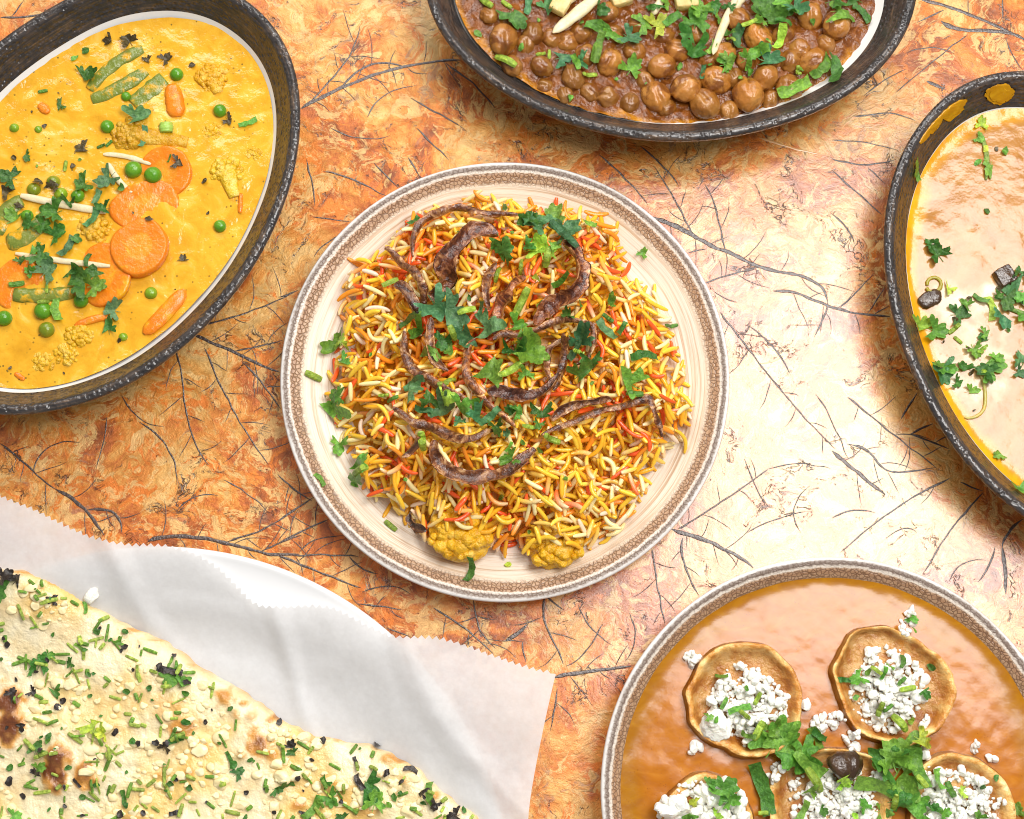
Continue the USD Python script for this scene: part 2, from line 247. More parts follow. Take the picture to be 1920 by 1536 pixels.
# veins and twigs of the pressed leaves: width in photo pixels, then points of the photograph
VEINS = """8 565 203 640 165 740 130 866 112|4 578 197 620 150 652 110 675 50|5 640 165 700 120 760 128|7 356 626 437 660 480 680 525 698|4 437 660 490 648 530 638|4 369 610 469 585 556 545|4 328 651 340 710 356 800 392 872
4 384 651 415 726 456 800 502 872|4 456 680 500 730 527 767|3 228 742 270 790 306 800|3 200 782 194 830 180 880|8 105 918 160 956 194 1004|6 164 956 213 964 229 998|8 277 1016 337 1006 425 1018 481 1034 560 1038|4 425 1016 501 988 562 950
4 489 1034 540 1012 565 1004|4 520 978 549 958 590 932|5 520 1021 563 998 616 974|4 520 1039 577 1041 635 1041 672 1044|3 560 1035 594 1012 645 1005|5 520 1041 577 1064 635 1087 678 1102|4 520 889 557 921 585 940|4 655 1044 680 1067 708 1077
4 0 832 40 862 75 895 108 920|4 814 1140 866 1175 926 1227|4 887 1125 901 1181 929 1216|5 1020 1121 1022 1164 1041 1209 1056 1246|10 947 1202 968 1190 989 1171|4 671 1133 727 1140 753 1144|3 723 1178 772 1195|4 978 1202 982 1222 986 1243|4 1023 1119 1058 1143
8 1036 1270 1110 1258 1182 1250|4 1045 1290 1040 1330 1032 1370|9 1258 992 1312 1009 1353 1027 1414 1064|4 1272 990 1301 975 1380 923 1440 880|5 1281 1008 1278 1035 1290 1078 1310 1118|4 1222 1030 1229 1072 1238 1130 1247 1170|3 1353 1027 1372 1046 1384 1064
9 1226 407 1269 426 1298 440 1335 460 1380 480 1440 505 1510 520 1552 566|5 1552 566 1545 595 1526 632|6 1450 546 1510 556 1552 574 1610 588 1669 594|4 1298 440 1269 380 1224 312|4 1360 472 1338 380 1322 345|4 1290 475 1327 465|4 1322 531 1380 512 1430 500|3 1338 546 1358 558 1382 568
4 1350 586 1400 650 1480 750 1565 842|9 1560 846 1602 882 1661 928|4 1589 745 1658 801 1757 878|5 1592 833 1638 856 1651 874 1755 877|6 1706 814 1749 794|5 1706 814 1740 826 1778 842|5 1689 786 1704 762 1720 736|4 1780 897 1674 957 1576 1037|4 1842 925 1788 986 1747 1050|4 1800 905 1842 921
9 1880 1028 1884 1070 1886 1114|6 1918 973 1888 1003 1880 1028|5 1866 1026 1852 1066 1834 1092|4 1762 1026 1730 1078|4 1560 972 1590 958 1640 962|8 1726 0 1789 16 1851 41 1922 76|10 1764 41 1798 55 1836 57 1882 61 1922 74|4 1770 19 1720 42|8 1737 153 1755 160 1772 168|3 1814 66 1773 97 1711 147 1680 174
4 1598 217 1632 215 1664 213 1716 226|5 1423 259 1476 275 1543 291|3 1886 72 1901 106 1917 131|3 1814 -2 1817 25|4 1878 -2 1880 45|4 1560 297 1619 309 1680 300|4 1560 319 1609 364 1653 402|3 1560 263 1609 266 1682 281|4 1560 400 1585 425 1603 457|3 1628 315 1660 345|3 1576 579 1638 514|3 1625 589 1658 540
4 700 304 746 352|4 766 296 789 333|4 606 323 649 332 692 352 723 367|4 574 300 586 352 590 388|3 586 406 658 415|4 522 558 540 552 558 544|4 770 184 842 225 862 236|4 836 119 899 169 927 202|4 780 241 842 300|4 1123 290 1183 346 1214 385|4 1200 275 1250 320 1272 350|5 0 34 60 30 110 20 137 4|4 22 30 35 14 44 0
3 1440 880 1500 870 1560 880|3 1400 1000 1450 975 1520 960|3 1500 1000 1490 950 1520 910|4 1480 700 1440 640 1400 610|3 1530 740 1560 790 1590 860|3 1395 860 1420 920 1440 950|3 1180 1150 1190 1200 1172 1240|3 1085 1135 1110 1180 1150 1210|3 680 1110 730 1100 770 1115|3 330 960 370 930 410 930|3 60 890 90 840 150 830|4 260 790 320 850 330 910
3 420 900 470 930 500 960|3 560 620 540 660 536 700|3 590 480 620 450 650 440|3 620 240 680 260 730 255|3 690 220 720 180 780 160|3 1130 1170 1090 1230 1060 1250|3 1660 1010 1700 990 1720 1000|3 1780 1090 1800 1060 1850 1050|3 1700 100 1740 90 1790 100|3 1620 180 1660 150 1700 130"""
rng = np.random.default_rng(3)
nv = 0
ROWS = VEINS.replace('\n', '|').split('|')
def on_table(x, y):
    q = P(x, y, 0)[:2]
    return np.hypot(*(q-CP_)) > .120 and np.hypot(*(q-LP_)) > .120 and np.hypot(q[0]+.2045, q[1]+.2917) > .19
CP_, LP_ = np.array((-.0042, .0147)), np.array((.1814, -.2244))
extra = []
for row in list(ROWS):                                     # finer veins leave each traced one on alternate sides
    a = [float(x) for x in row.split()]; pts = np.array(a[1:]).reshape(-1, 2)
    ln = np.linalg.norm(np.diff(pts, axis=0), axis=1).sum(); m = int(ln/34)
    if a[0] < 4 or ln < 70: continue
    s = spline(pts, max(3, m+2))
    for k in range(1, len(s)-1):
        d = s[k+1]-s[k-1]; g = math.atan2(d[1], d[0])+(1 if (k+nv) % 2 else -1)*(.75+.4*rng.random()); L_ = 26+52*rng.random(); b = (rng.random()-.5)*.9
        q = [s[k]+np.array([math.cos(g+b*t), math.sin(g+b*t)])*L_*t for t in (0, .35, .7, 1.0)]
        if on_table(*q[0]) and on_table(*q[-1]) and len(extra) < 172: extra.append('2.2 '+' '.join('%.0f %.0f' % tuple(v) for v in q))
    nv += 1
nv = 0
for row in ROWS+extra:
    a = [float(x) for x in row.split()]; w, pts = a[0], np.array(a[1:]).reshape(-1, 2)
    n = max(8, int(np.linalg.norm(np.diff(pts, axis=0), axis=1).sum()/7))
    c = P(*spline(pts, n).T, 0.0)
    c[:, :2] += (np.stack([noise(np.stack([c[:, 0]*160, c[:, 1]*160, c[:, 0]*0+s*9.1], -1)) for s in (1, 2)], -1)-.5)*PX*3.5
    ww = w*PX/2*(.55+.45*noise(c*420+nv))*(.75+.5*np.linspace(1, 0, n))*(np.minimum(1, np.minimum(np.arange(n)+.6, n-.4-np.arange(n))/2.5))
    obj('leaf_vein', tube(c+[0, 0, .0001], ww, ww*.05+.0001, segs=10), 'pale_vein' if 1420 < pts[0, 0] < 1426 else 'vein', TABLE); nv += 1

# ------------------------------------------------------------------ dishes
def lathe_ellipse(c, a, b, th, prof, segs=200, wob=0.0, seed=0):
    """Closed wall: prof = (inset from the rim ellipse, z); returns vertices, faces and uv."""
    t = np.linspace(0, 2*np.pi, segs+1); V, UV, F = [], [], []
    arc = np.r_[0, np.cumsum(np.linalg.norm(np.diff(np.array(prof), axis=0), axis=1))]
    wb = wob*(noise(np.stack([np.cos(t)*2.2, np.sin(t)*2.2, t*0+seed*3.3], -1))-.5)*2
    for (d, z), s in zip(prof, arc):
        x, y = np.maximum(a-d+wb, 1e-5)*np.cos(t), np.maximum(b-d+wb, 1e-5)*np.sin(t)
        V.append(np.stack([c[0]+x*math.cos(th)-y*math.sin(th), c[1]+x*math.sin(th)+y*math.cos(th), z+wb*.25*(z > .03)], -1)); UV.append(np.stack([t/(2*np.pi), t*0+s], -1))
    m = segs+1
    for i in range(len(prof)-1):
        j = np.arange(segs); p = i*m+j
        F += [np.stack([p, p+1, p+1+m], -1), np.stack([p, p+1+m, p+m], -1)]
    return np.vstack(V), np.vstack(F), np.vstack(UV)
def dense(prof, k=4):
    return [tuple(x) for x in spline(prof, (len(prof)-1)*k+1)] if len(prof) > 2 else prof

def bowl_material():
    N = {'g': ('geometry', {}), 'u': ('uvmap', {'attribute': 'st'}), 'm': ('mapping', {'scale': (26, 520, 1)}),
         'st': ('noise_texture', {'scale': 1.0, 'detail': 5, 'roughness': .7}), 'n': ('noise_texture', {'scale': 90, 'detail': 6, 'roughness': .7}),
         'ad': ('math', {'math_type': 'multiply_add', 'value2': .45}), 'sc': ('math', {'math_type': 'multiply', 'value2': .62}),
         'r': ('rgb_ramp', {'ramp': [(.30, (.014, .013, .014)), (.46, (.028, .025, .025)), (.55, (.048, .040, .037)), (.62, (.09, .062, .045)), (.72, (.24, .15, .085)), (.88, (.42, .28, .18))]}),
         'v': ('voronoi_texture', {'scale': 330, 'feature': 'smooth_f1', 'smoothness': .4}), 'vr': ('map_range', {'from_min': .15, 'from_max': .5, 'clamp': True}),
         'n2': ('noise_texture', {'scale': 420, 'detail': 3}), 'h': ('math', {'math_type': 'multiply_add', 'value2': .6}), 'b': ('bump', {'distance': .0006, 'strength': .9}),
         'p': ('principled_bsdf', {'roughness': .24, 'specular_ior_level': .55})}
    L = [('u.UV', 'm.vector'), ('m.vector', 'st.vector'), ('g.position', 'n.vector'), ('st.fac', 'sc.value1'), ('n.fac', 'ad.value1'), ('sc.value', 'ad.value3'), ('ad.value', 'r.fac'), ('r.color', 'p.base_color'),
         ('g.position', 'v.vector'), ('v.distance', 'vr.value'), ('g.position', 'n2.vector'), ('n2.fac', 'h.value1'), ('vr.result', 'h.value3'), ('h.value', 'b.height'), ('b.normal', 'p.normal')]
    _graph('brown_glaze', N, L, 'p.BSDF')
bowl_material()
BA, BB = .1484, .1061
BOWLS = [((-.2475, .1219), .9281), ((.0950, .2582), -.0451), ((.3282, .0510), -1.2244)]
OUT = [(.062, 0), (.056, .0005), (.046, .0025), (.028, .012), (.010, .028), (.0022, .0415), (0, .0492), (.0008, .0508), (.0030, .0515), (.0055, .0504), (.0080, .0466), (.0118, .0400), (.0165, .0330)]
INN = [(.0165, .0330), (.0200, .0285), (.027, .021), (.037, .014), (.055, .0095), (.080, .0085), (.1060, .0083)]
blab = ['dark brown speckled oval bowl of yellow vegetable curry', 'dark brown speckled oval bowl of chickpeas', 'dark brown speckled oval bowl of tan lentils with an oily yellow rim']
for k, (c, th) in enumerate(BOWLS):
    t = thing('oval_bowl', blab[k], 'bowl', (*c, 0), group='dark oval bowls')
    v, f, uv = lathe_ellipse(c, BA, BB, th, dense(OUT), wob=.0012, seed=k); obj('bowl_wall', (v, f), 'brown_glaze', t, uv=uv)
    v, f, uv = lathe_ellipse(c, BA, BB, th, dense(INN), wob=.0012, seed=k); obj('white_interior', (v, f), 'white_glaze', t, uv=uv)
def ell(c, th, x, y):
    dx, dy = x-c[0], y-c[1]; return dx*math.cos(th)+dy*math.sin(th), -dx*math.sin(th)+dy*math.cos(th)

def plate_material():
    # thrown stoneware: bands follow v, the distance from the rim over the radius, with crackle in the brown band
    for name, R in (('stoneware', .132),):
        N = {'g': ('geometry', {}), 'u': ('uvmap', {'attribute': 'st'}), 'sx': ('separate_xyz', {}), 'wob': ('noise_texture', {'scale': 22, 'detail': 3}), 'wv': ('math', {'math_type': 'multiply_add', 'value2': .020}), 'fine': ('noise_texture', {'scale': 420, 'detail': 3}), 'wf': ('math', {'math_type': 'multiply_add', 'value2': .014}),
             'off': ('math', {'math_type': 'subtract', 'value2': .017}),
             'r': ('rgb_ramp', {'ramp': [(0, (.74, .72, .69)), (.010, (.70, .67, .63)), (.017, (.30, .24, .20)), (.032, (.20, .15, .12)), (.036, (.66, .58, .50)), (.043, (.74, .67, .58)), (.048, (.48, .30, .18)), (.060, (.36, .20, .11)), (.074, (.52, .34, .21)), (.084, (.40, .24, .14)), (.092, (.72, .58, .44)), (.115, (.80, .72, .62)), (.30, (.86, .81, .74)), (1, (.88, .85, .80))]}),
             'cx': ('combine_xyz', {}), 'ring': ('noise_texture', {'scale': 1.0, 'detail': 5, 'roughness': .75}), 'lowv': ('mapping', {'scale': (7, 7, 0)}), 'rs': ('math', {'math_type': 'multiply', 'value2': 85.0}), 'vv': ('vector_math', {'math_type': 'add'}),
             'rr': ('rgb_ramp', {'ramp': [(.30, (.50, .33, .21)), (.42, (.78, .64, .50)), (.50, (.98, .94, .88)), (.62, (1.05, 1.04, 1.02)), (.72, (.80, .68, .55))]}),
             'fade': ('rgb_ramp', {'ramp': [(0, (0, 0, 0)), (.09, (.15, .15, .15)), (.11, (.95, .95, .95)), (.22, (.8, .8, .8)), (.34, (.38, .38, .38)), (.6, (.25, .25, .25)), (1, (.2, .2, .2))]}), 'mul': ('mix_color', {'blend_type': 'multiply'}),
             'v': ('voronoi_texture', {'scale': 430, 'feature': 'distance_to_edge'}), 'vr': ('map_range', {'from_min': .01, 'from_max': .16, 'clamp': True}), 'band': ('rgb_ramp', {'ramp': [(0, (0, 0, 0)), (.014, (0, 0, 0)), (.02, (.7, .7, .7)), (.036, (.6, .6, .6)), (.044, (.1, .1, .1)), (.05, (1, 1, 1)), (.085, (.9, .9, .9)), (.105, (0, 0, 0)), (1, (0, 0, 0))]}),
             'iv': ('math', {'math_type': 'subtract', 'value1': 1.0}), 'xv': ('math', {'math_type': 'multiply'}), 'xs': ('math', {'math_type': 'multiply', 'value2': .75}), 'dk': ('mix_color', {'b': (.11, .055, .03)}),
             'bh': ('math', {'math_type': 'multiply_add', 'value2': -.8}), 'b': ('bump', {'distance': .0005, 'strength': .7}), 'p': ('principled_bsdf', {'roughness': .3, 'specular_ior_level': .5})}
        L = [('u.UV', 'sx.vector'), ('g.position', 'wob.vector'), ('wob.fac', 'wv.value1'), ('sx.y', 'wv.value3'), ('g.position', 'fine.vector'), ('fine.fac', 'wf.value1'), ('wv.value', 'wf.value3'), ('wf.value', 'off.value1'), ('off.value', 'r.fac'),
             ('g.position', 'lowv.vector'), ('wv.value', 'rs.value1'), ('rs.value', 'cx.z'), ('lowv.vector', 'vv.vector1'), ('cx.vector', 'vv.vector2'), ('vv.vector', 'ring.vector'), ('ring.fac', 'rr.fac'), ('off.value', 'fade.fac'),
             ('fade.color', 'mul.fac'), ('r.color', 'mul.a'), ('rr.color', 'mul.b'), ('g.position', 'v.vector'), ('v.distance', 'vr.value'), ('off.value', 'band.fac'), ('vr.result', 'iv.value2'), ('iv.value', 'xv.value1'), ('band.color', 'xv.value2'),
             ('xv.value', 'xs.value1'), ('xs.value', 'dk.fac'), ('mul.result', 'dk.a'), ('dk.result', 'p.base_color'), ('xv.value', 'bh.value1'), ('ring.fac', 'bh.value3'), ('bh.value', 'b.height'), ('b.normal', 'p.normal')]
        _graph(name, N, L, 'p.BSDF')
plate_material()
def round_plate(label, c, R, rim, depth_prof):
    t = thing('round_plate', label, 'plate', (*c, 0), group='stoneware plates with a brown crackled rim band')
    under = [(R*.45, 0), (R*.42, .0006), (R*.25, .003), (.012, rim*.48), (.003, rim-.0045), (.0004, rim-.0008), (0, rim), (.0006, rim+.0008)]
    v, f, uv = lathe_ellipse(c, R, R, 0, under, wob=.0006, seed=5); obj('underside', (v, f), 'white_glaze', t, uv=uv)
    pr = dense([(.0006, rim+.0008), (.0022, rim+.0012)]+depth_prof, 8)
    v, f, uv = lathe_ellipse(c, R, R, 0, pr, wob=.0006, seed=5)
    d = np.repeat([p[0] for p in pr], 201)
    uv[:, 1] = d/R; obj('glazed_face', (v, f), 'stoneware', t, uv=uv)
    return pr
CP, CR = (-.0042, .0147), .1322
prof_c = round_plate('round stoneware plate of rice with crispy onions, banded brown rim', CP, CR, .025, [(.0062, .0248), (.013, .0215), (.024, .0150), (.036, .0105), (.050, .0086), (.080, .0080), (.1320, .0080)])
LP, LR = (.1814, -.2244), .1318
prof_l = round_plate('round stoneware plate of orange gravy holding potato cups with white cheese', LP, LR, .0345, [(.0062, .0340), (.0100, .0310), (.016, .0250), (.030, .0160), (.050, .0100), (.080, .0090), (.1316, .0090)])
def plate_h(c, R, pr):
    d, z = np.array(pr).T
    def h(X, Y):
        r = np.hypot(X-c[0], Y-c[1]); return np.where(r < R, np.interp(R-r, d, z), 0)
    return h
splat_grid(CP[0]-CR, CP[0]+CR, CP[1]-CR, CP[1]+CR, plate_h(CP, CR, prof_c))
splat_grid(LP[0]-LR, LP[0]+LR, LP[1]-LR, LP[1]+LR, plate_h(LP, LR, prof_l))
for c, th in BOWLS:
    pr = np.array(dense(OUT)[24:]+dense(INN)[1:])
    def bh(X, Y):
        x, y = ell(c, th, X, Y); q = np.sqrt((x/BA)**2+(y/BB)**2); d = (1-q)*np.where(q > 1e-6, np.hypot(x, y)/np.maximum(q, 1e-6), BB)
        return np.where(q < 1, np.interp(d, pr[:, 0], pr[:, 1]), 0)
    splat_grid(c[0]-.15, c[0]+.15, c[1]-.15, c[1]+.15, bh)
WP, WR = (-.2045, -.2917), .2064
tw = thing('white_plate', 'large plain white plate under baking paper and flatbread', 'plate', (*WP, 0))
wprof = [(.10, 0), (.098, .001), (.05, .003), (.018, .011), (.003, .0190), (.0005, .0215), (0, .0222), (.0006, .0230), (.0022, .0233), (.0045, .0222), (.014, .0190), (.030, .0160), (.040, .0118), (.052, .0085), (.075, .0080), (.2060, .0080)]
v, f, uv = lathe_ellipse(WP, WR, WR, 0, dense(wprof), wob=.0005, seed=9); obj('plate_body', (v, f), 'white_china', tw)
# ------------------------------------------------------------------ sauces in the dishes
SAUCE = {}
def sauce(key, name, label, cat, mat, c, a, b, th, z, seed, amp=.0007, freq=130, tilt=(0, 0), edge=None, tintf=None, bumps=()):
    bp = [(P(x, y, z)[:2], r*PX, h) for x, y, r, h in bumps]
    def h(X, Y):
        lx, ly = ell(c, th, X, Y)
        q = np.sqrt((lx/a)**2+(ly/b)**2)
        zz = z+tilt[0]*(X-c[0])+tilt[1]*(Y-c[1])+amp*2*(fbm(np.stack([X*freq, Y*freq, X*0+seed], -1), 3, seed)-.5)+.0007*np.clip((q-.94)/.06, 0, 1)**2
        for p, r, hh in bp: zz = zz+hh*np.exp(-((X-p[0])**2+(Y-p[1])**2)/(r*r))
        return zz
    K, S = 110, 300
    t = np.arange(S)/S*2*np.pi
    ew = 1+.006*(noise(np.stack([np.cos(t)*7, np.sin(t)*7, t*0+seed], -1))-.5)
    q = np.linspace(0, 1, K+1)[1:]
    X = np.r_[0, (q[:, None]*ew*a*np.cos(t)).ravel()]; Y = np.r_[0, (q[:, None]*ew*b*np.sin(t)).ravel()]
    x, y = c[0]+X*math.cos(th)-Y*math.sin(th), c[1]+X*math.sin(th)+Y*math.cos(th)
    v = np.stack([x, y, h(x, y)], -1); F = []
    j = np.arange(S)
    F.append(np.stack([j*0, 1+j, 1+(j+1) % S], -1))
    for i in range(K-1):
        p, r = 1+i*S+j, 1+i*S+(j+1) % S; F += [np.stack([p, p+S, r+S], -1), np.stack([p, r+S, r], -1)]
    Q = np.r_[0, np.repeat(q, S)]
    tint = tintf(x, y, Q) if tintf else None
    obj(name, (v, np.vstack(F)), mat, tint=tint, label=label, cat=cat)
    lim = .995
    def hg(X, Y):
        lx, ly = ell(c, th, X, Y); return np.where((lx/a)**2+(ly/b)**2 < lim, h(X, Y), 0)
    m = max(a, b); splat_grid(c[0]-m, c[0]+m, c[1]-m, c[1]+m, hg)
    SAUCE[key] = h
def edge_tint(col, q0=.93, seed=0, inner=(1, 1, 1), amt=.12):
    def f(x, y, q):
        n = fbm(np.stack([x*45, y*45, x*0+seed], -1), 3, seed)
        w = np.clip((q+amt*(n-.5)-q0)/(1-q0)*1.6, 0, 1)[:, None]
        return np.array(inner)*(1-w)+np.array(col)*w
    return f
_le = edge_tint((1.8, 1.75, .12), .90, 3, amt=.08)
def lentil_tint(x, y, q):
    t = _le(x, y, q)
    for px, py, r in ((1850, 575, 60), (1835, 660, 60), (1830, 725, 50), (1780, 560, 40), (1760, 690, 45)):          # milky reflection painted into the gravy colour round the herbs
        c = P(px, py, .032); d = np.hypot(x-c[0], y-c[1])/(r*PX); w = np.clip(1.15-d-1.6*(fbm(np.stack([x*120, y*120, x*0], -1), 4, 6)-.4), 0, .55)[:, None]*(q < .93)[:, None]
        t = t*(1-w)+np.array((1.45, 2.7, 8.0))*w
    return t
CU = [(265, 467, 70, .001), (275, 385, 85, .0022), (185, 520, 70, .002), (310, 320, 60, .0012), (110, 430, 90, .002), (80, 560, 80, .0018), (430, 320, 55, .0016), (225, 145, 70, .001), (300, 230, 60, .002), (130, 650, 70, .0018)]
din = .0195
sauce('curry', 'vegetable_curry', 'creamy yellow vegetable curry filling the oval bowl', 'curry', 'curry', BOWLS[0][0], BA-din, BB-din, BOWLS[0][1], .0294, 1, bumps=CU)
sauce('chick', 'chickpea_gravy', 'thick brown gravy around the chickpeas', 'gravy', 'brown_gravy', BOWLS[1][0], BA-.0166, BB-.0166, BOWLS[1][1], .0316, 2, amp=.0026, freq=150, tilt=(-.034, 0), tintf=edge_tint((2.0, 2.6, 1.0), .955, 2))
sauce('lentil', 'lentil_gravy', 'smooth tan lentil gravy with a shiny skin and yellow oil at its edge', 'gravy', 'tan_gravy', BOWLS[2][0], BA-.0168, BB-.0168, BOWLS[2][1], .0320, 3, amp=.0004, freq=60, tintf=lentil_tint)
sauce('orange', 'orange_gravy', 'smooth orange gravy covering the round plate', 'gravy', 'orange_gravy', LP, LR-.0112, LR-.0112, 0, .0290, 4, amp=.00022, freq=95, tintf=edge_tint((.82, .98, .25), .87, 4, amt=.10))

# ------------------------------------------------------------------ small pieces: labels are settled at the end from what lies nearest
PENDING = []
LAND = {}
def pend(prim, dish, kind, xy, size, shared=None): PENDING.append((prim.GetPrim() if hasattr(prim, 'GetPrim') else prim, dish, kind, np.array(xy, float), size, shared))

def leaf_outline(kind, r):
    """Unit outline (length 1 along +x) of a cilantro leaf, a torn bit, or a cut strip."""
    if kind == 'strip':
        n = 7; w = .13+.05*r.random()
        x = np.linspace(-.5, .5, n); top = w*(1+.5*(r.random(n)-.5)); bot = -w*(1+.5*(r.random(n)-.5)); c = (r.random()-.5)*.35*(1-(2*x)**2)
        return np.r_[np.c_[x, top+c], np.c_[x, bot+c][::-1]]
    if kind == 'bit':
        n = 9; a = np.sort(r.random(n)*.35+np.arange(n))/n*2*np.pi; q = .5*(.62+.5*r.random(n)); k = .55+.35*r.random()
        return np.c_[q*np.cos(a), k*q*np.sin(a)]
    ph = np.radians(np.linspace(-128, 128, 47))
    lob = np.abs(np.cos(1.5*ph*.94))**.55
    q = (.24+.58*lob)*(1+.26*np.abs(np.sin(5.2*ph+r.random()))-.1)*(1-.12*(np.abs(ph) > 1.6))
    q *= 1+.12*(noise(np.c_[ph*2, ph*0+r.random()*90, ph*0])-.5)*2
    k = .12*r.random()-.06; s_ = -.22-.3*r.random()
    p = np.r_[[[-.02, -.022], [s_, k-.02], [s_, k+.02], [-.02, .022]], np.c_[q*np.cos(ph), q*np.sin(ph)*.92][::-1]]
    p = p-[.25, 0]
    if r.random() < .72:                                  # torn or cut across
        ang = r.random()*6.28; nrm = np.array([math.cos(ang), math.sin(ang)]); d = .12+.2*r.random()
        s = Polygon(p).buffer(0).intersection(Polygon([nrm*d+np.array([-nrm[1], nrm[0]])*3, nrm*d-np.array([-nrm[1], nrm[0]])*3, nrm*d-np.array([-nrm[1], nrm[0]])*3-nrm*5, nrm*d+np.array([-nrm[1], nrm[0]])*3-nrm*5]))
        if s.geom_type == 'Polygon' and s.area > .2: p = np.array(s.exterior.coords)[:-1]
    return p
def fill(poly, step):
    """Triangulated flat polygon with inner points."""
    s = Polygon(poly).buffer(0)
    if s.geom_type != 'Polygon': s = max(s.geoms, key=lambda g: g.area)
    b = np.array(s.exterior.segmentize(step*1.3).coords)[:-1]
    x0, y0, x1, y1 = s.bounds
    X, Y = np.meshgrid(np.arange(x0, x1, step), np.arange(y0, y1, step)); X = X+(np.arange(len(Y)) % 2)[:, None]*step*.5
    g = np.c_[X.ravel(), Y.ravel()]; g = g[contains_xy(s.buffer(-step*.45), g[:, 0], g[:, 1])]
    p = np.vstack([b, g]); t = Delaunay(p).simplices
    m = p[t].mean(1); t = t[contains_xy(s, m[:, 0], m[:, 1])]
    a = p[t]; ar = (a[:, 1, 0]-a[:, 0, 0])*(a[:, 2, 1]-a[:, 0, 1])-(a[:, 1, 1]-a[:, 0, 1])*(a[:, 2, 0]-a[:, 0, 0])
    t = t[np.abs(ar) > 1e-12]; ar = ar[np.abs(ar) > 1e-12]
    t[ar < 0] = t[ar < 0][:, ::-1]
    return p, t, len(b)
GREEN = {'d': (.055, .165, .028), 'm': (.120, .295, .040), 'l': (.36, .52, .06), 'b': (.078, .215, .085), 'c': (.02, .04, .012)}
SHADE = {'d': 'dark green', 'm': 'green', 'l': 'pale green', 'b': 'bluish green', 'c': 'charred'}
def leaf(x, y, size, shade='m', kind='leaf', ang=None, seed=0, parent=None, name=None, lift=1.0, cmat='wilted'):
    r = np.random.default_rng(seed)
    L = size*PX; z0 = float(Hat(*P(x, y, .03)[:2])); c = P(x, y, z0)[:2]
    if kind == 'leaf': L *= .76
    q = leaf_outline(kind, r)
    p, f, nb = fill(q*L, max(L*.11, .0007))
    a = r.random()*6.28 if ang is None else math.radians(ang)
    fold, curl, tilt = (.15+.7*r.random())*lift, (r.random()-.35)*1.6*lift/max(L, .004), (r.random()-.5)*.35*lift
    u, w = p[:, 0], p[:, 1]
    dz = np.abs(w)*fold+curl*u*u*.6+tilt*u+(noise(np.c_[u/L*4, w/L*4, u*0+seed*1.7])-.5)*L*.16
    wx, wy = c[0]+u*math.cos(a)-w*math.sin(a), c[1]+u*math.sin(a)+w*math.cos(a)
    h = envelope(c[0], c[1], L*.6, 5, max(1.5, L/HS*.12))
    dz = dz-dz.min()*.8
    v = np.stack([wx, wy, h(wx, wy)+.0004+np.minimum(dz, .006)], -1)
    g = np.array(GREEN[shade])*(1.0+.7*r.random())*np.array([1+.5*(r.random()-.4), 1, 1+.3*(r.random()-.5)])
    vein = np.exp(-(w/(L*.035))**2)[:, None]
    for s in (-1, 1): vein = np.maximum(vein, (np.exp(-((w-s*(u+L*.28)*.8)/(L*.03))**2)*.7)[:, None])
    tint = g*(1-.3*vein)+np.array([.25, .42, .14])*.3*vein if kind == 'leaf' else np.broadcast_to(g, (len(p), 3))
    m = obj(name or {'leaf': 'cilantro_leaf', 'bit': 'herb_bit', 'strip': 'herb_strip'}[kind], (v, f), cmat if shade == 'c' else 'leaf', parent, tint=tint)
    k = np.linspace(0, len(v)-1, min(len(v), 16)).astype(int)
    for q in v[k]: splat(q, (L*.10, L*.10, .0004))
    return m, c, L
def stem(pts, w, shade='l', name='chopped_cilantro', mat='leaf', parent=None, seed=0, col=None, lift=0.0, tip=.75):
    r = np.random.default_rng(seed)
    n = max(5, 2+3*len(pts))
    z = [float(Hat(*P(x, y, .03)[:2])) for x, y in pts]
    c = spline([P(x, y, zz) for (x, y), zz in zip(pts, z)], n)
    R = w*PX/2
    zz = np.array([Hat(*(q[:2]+np.array([[0, 0], [R, 0], [-R, 0], [0, R], [0, -R]])).T).max() for q in c])
    zl = np.linspace(zz[0], zz[-1], n); c[:, 2] = np.maximum(gaussian_filter(zz, 1.0), zl*.5+zz*.5)*1.0+R*.55+lift*np.sin(np.linspace(0, np.pi, n))
    g = np.array(col if col is not None else GREEN[shade])*(.8+.4*r.random())
    k = R*taper(n, tip)
    t_ = tube(c, k, k*.55, r.random()*.8-.4, segs=6); m = obj(name, t_, mat, parent, smooth=False, tint=np.r_[np.tile(g, (len(t_[0])-2, 1))*(.75+.5*noise(t_[0][:-2]*900))[:, None], [g*1.3+.12, g*1.3+.12]])
    for q in c: splat(q, R*.8)
    return m, c[n//2][:2], np.linalg.norm(c[-1]-c[0])
def rows(s): return [r.split() for r in s.replace('\n', '|').split('|') if r.strip()]
SEED = [100]
def nxt(): SEED[0] += 1; return SEED[0]
def herbs(dish, s):
    """rows: x y size shade [s|t angle] - s strip, t short stem piece (length size), b torn bit."""
    for r in rows(s):
        x, y, sz, sh = float(r[0]), float(r[1]), float(r[2]), r[3]
        kind = r[4] if len(r) > 4 else ('L' if sz >= 19 else 'b'); ang = float(r[5]) if len(r) > 5 else None
        if kind == 't':
            a = math.radians(ang if ang is not None else nxt()*77 % 360); d = sz/2
            m, c, L = stem([(x-d*math.cos(a), y+d*math.sin(a)), (x+d*math.cos(a), y-d*math.sin(a))], max(6, min(sz*.36, 15)), sh, seed=nxt())
            k = 'chopped cilantro stem'
        else:
            m, c, L = leaf(x, y, sz, sh, {'L': 'leaf', 's': 'strip', 'b': 'bit'}[kind], ang, nxt()); k = {'L': 'cilantro leaf', 's': 'cut herb strip', 'b': 'herb bit'}[kind]
        if sh == 'c': k = 'wilted herb'; sh2 = 'dark brown'
        else: sh2 = SHADE[sh]
        pend(m, dish, (sh2+' '+k).strip(), (x, y), sz, sz < 17)

